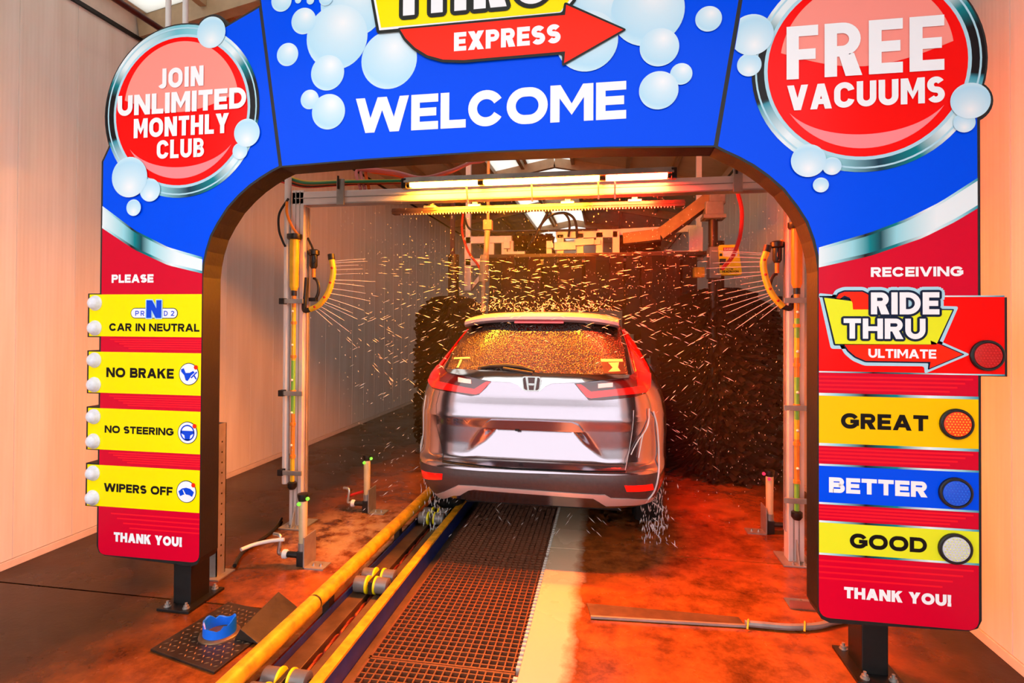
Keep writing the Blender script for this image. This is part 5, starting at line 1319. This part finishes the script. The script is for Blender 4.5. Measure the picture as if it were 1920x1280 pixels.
# running water on the right quarter and the left edge
for pts, r_ in (([(1217, 765), (1216, 790), (1210, 806), (1198, 822), (1188, 840), (1183, 851)], .004), ([(1217, 780), (1212, 800), (1205, 815), (1201, 835), (1197, 857)], .004), ([(1225, 770), (1232, 800), (1235, 850), (1234, 890), (1226, 920), (1210, 940)], .006), ([(1188, 768), (1186, 800), (1180, 840), (1172, 880)], .002),
                ([(800, 740), (796, 770), (795, 810), (790, 845)], .003), ([(791, 760), (788, 800), (790, 840), (787, 880)], .003), ([(1208, 700), (1204, 715), (1209, 728), (1204, 738)], .0025), ([(1214, 706), (1211, 720), (1207, 735)], .0025)):
    q = [hit(*p) for p in pts]; MB().tube(curve([(CXC+x, RS(x, z, False)-.016, z) for x, z in q], 5), r_, 6).build('water_run', 'water_drop', car, True)
# ---------------------------------------------------------------- spray water
def drop(mb, p, d, L, r):
    d = d.normalized(); a = d.cross(Vector((0, 1, .13))).normalized(); b = d.cross(a)
    mb.add([p-d*L/2, p+a*r, p+b*r, p-a*r, p-b*r, p+d*L/2], [(0,1,2),(0,2,3),(0,3,4),(0,4,1),(5,2,1),(5,3,2),(5,4,3),(5,1,4)])
def spray(bar, s, lab, seed):
    rg = random.Random(seed); mb = MB(); G = Vector((0, 0, -9.8))
    for k in range(15):
        f = .04+.9*k/14; p0 = bar[int(f*(len(bar)-1))]; ang = 6-52*f*f+rg.uniform(-2, 2); sp = rg.uniform(6.5, 8.0)
        v = Vector((-s*math.cos(R(ang))*sp, rg.uniform(-.1, .5), math.sin(R(ang))*sp))
        at = lambda t: p0+v*t+G*(t*t/2)
        T = rg.uniform(.025, .05); mb.tube([at(T*q/6) for q in range(7)], .0022, 5, rs=[.0028, .0026, .0024, .0022, .002, .0018, .001])
        for q in range(34):
            t = T+(rg.random()**.8)*.36; p = at(t)+Vector((rg.gauss(0, .03), rg.gauss(0, .10), rg.gauss(0, .035)))*(t*3)
            if p.z < .05: continue
            w = v+G*t; drop(mb, p, w, rg.uniform(.025, .07), rg.uniform(.0011, .0026))
    return tag(mb.build('water_spray', 'water_drop'), lab, 'water', None, 'stuff')
spray(barL, -1, 'fan of water drops shooting from the left spray bar', 11); spray(barR, 1, 'fan of water drops shooting from the right spray bar', 12)
rg = random.Random(21); mb = MB()
for k in range(3600):
    x = rg.uniform(-2.3, 1.5); y = rg.uniform(3.7, 6.4); z = 2.45-rg.random()**1.3*2.2
    if abs(x-CXC) < .98 and y > 3.6 and z < 1.72: continue
    if x < -1.9 and rg.random() < .6: continue
    drop(mb, Vector((x, y, z)), Vector((rg.uniform(-.7, .7), 0, -1)), rg.uniform(.006, .016), rg.uniform(.0012, .0026))
tag(mb.build('water_mist', 'water_drop'), 'fine falling droplets around and above the car', 'water', None, 'stuff')
mb = MB()
for k in range(420):
    if k % 3: x = .36+rg.gauss(0, .05); y = 4.35+rg.uniform(-.25, .25)
    else: x = -1.33+rg.gauss(0, .05); y = 4.2+rg.uniform(-.12, .15)
    z = rg.random()**1.3*.45+.01; drop(mb, Vector((x, y, z)), Vector((rg.uniform(-.25, .25), 0, -1)), rg.uniform(.015, .06), rg.uniform(.0015, .004))
tag(mb.build('water_drips', 'water_drop'), 'water dripping off the car behind its rear wheels', 'water', None, 'stuff')
mb = MB()
for k in range(320):
    a = rg.uniform(-math.pi, 0)+rg.gauss(0, .1); x = CXC+rg.uniform(-.55, .55); y = CY0+rg.uniform(.4, 1.3); z = 1.70+abs(rg.gauss(0, .06))
    drop(mb, Vector((x, y, z)), Vector((rg.uniform(-1, 1), rg.uniform(-.4, .4), rg.uniform(.1, 1))), rg.uniform(.01, .035), rg.uniform(.0015, .003))
tag(mb.build('water_splash', 'water_drop'), 'water splashing up off the roof of the car', 'water', None, 'stuff')

hz = MB().box(-2.6, 4.22, .01, 1.80, 8.6, 2.45).build('spray_haze', 'spray_haze')
tag(hz, 'warm haze of fine spray filling the lane around the car', 'haze', None, 'stuff')
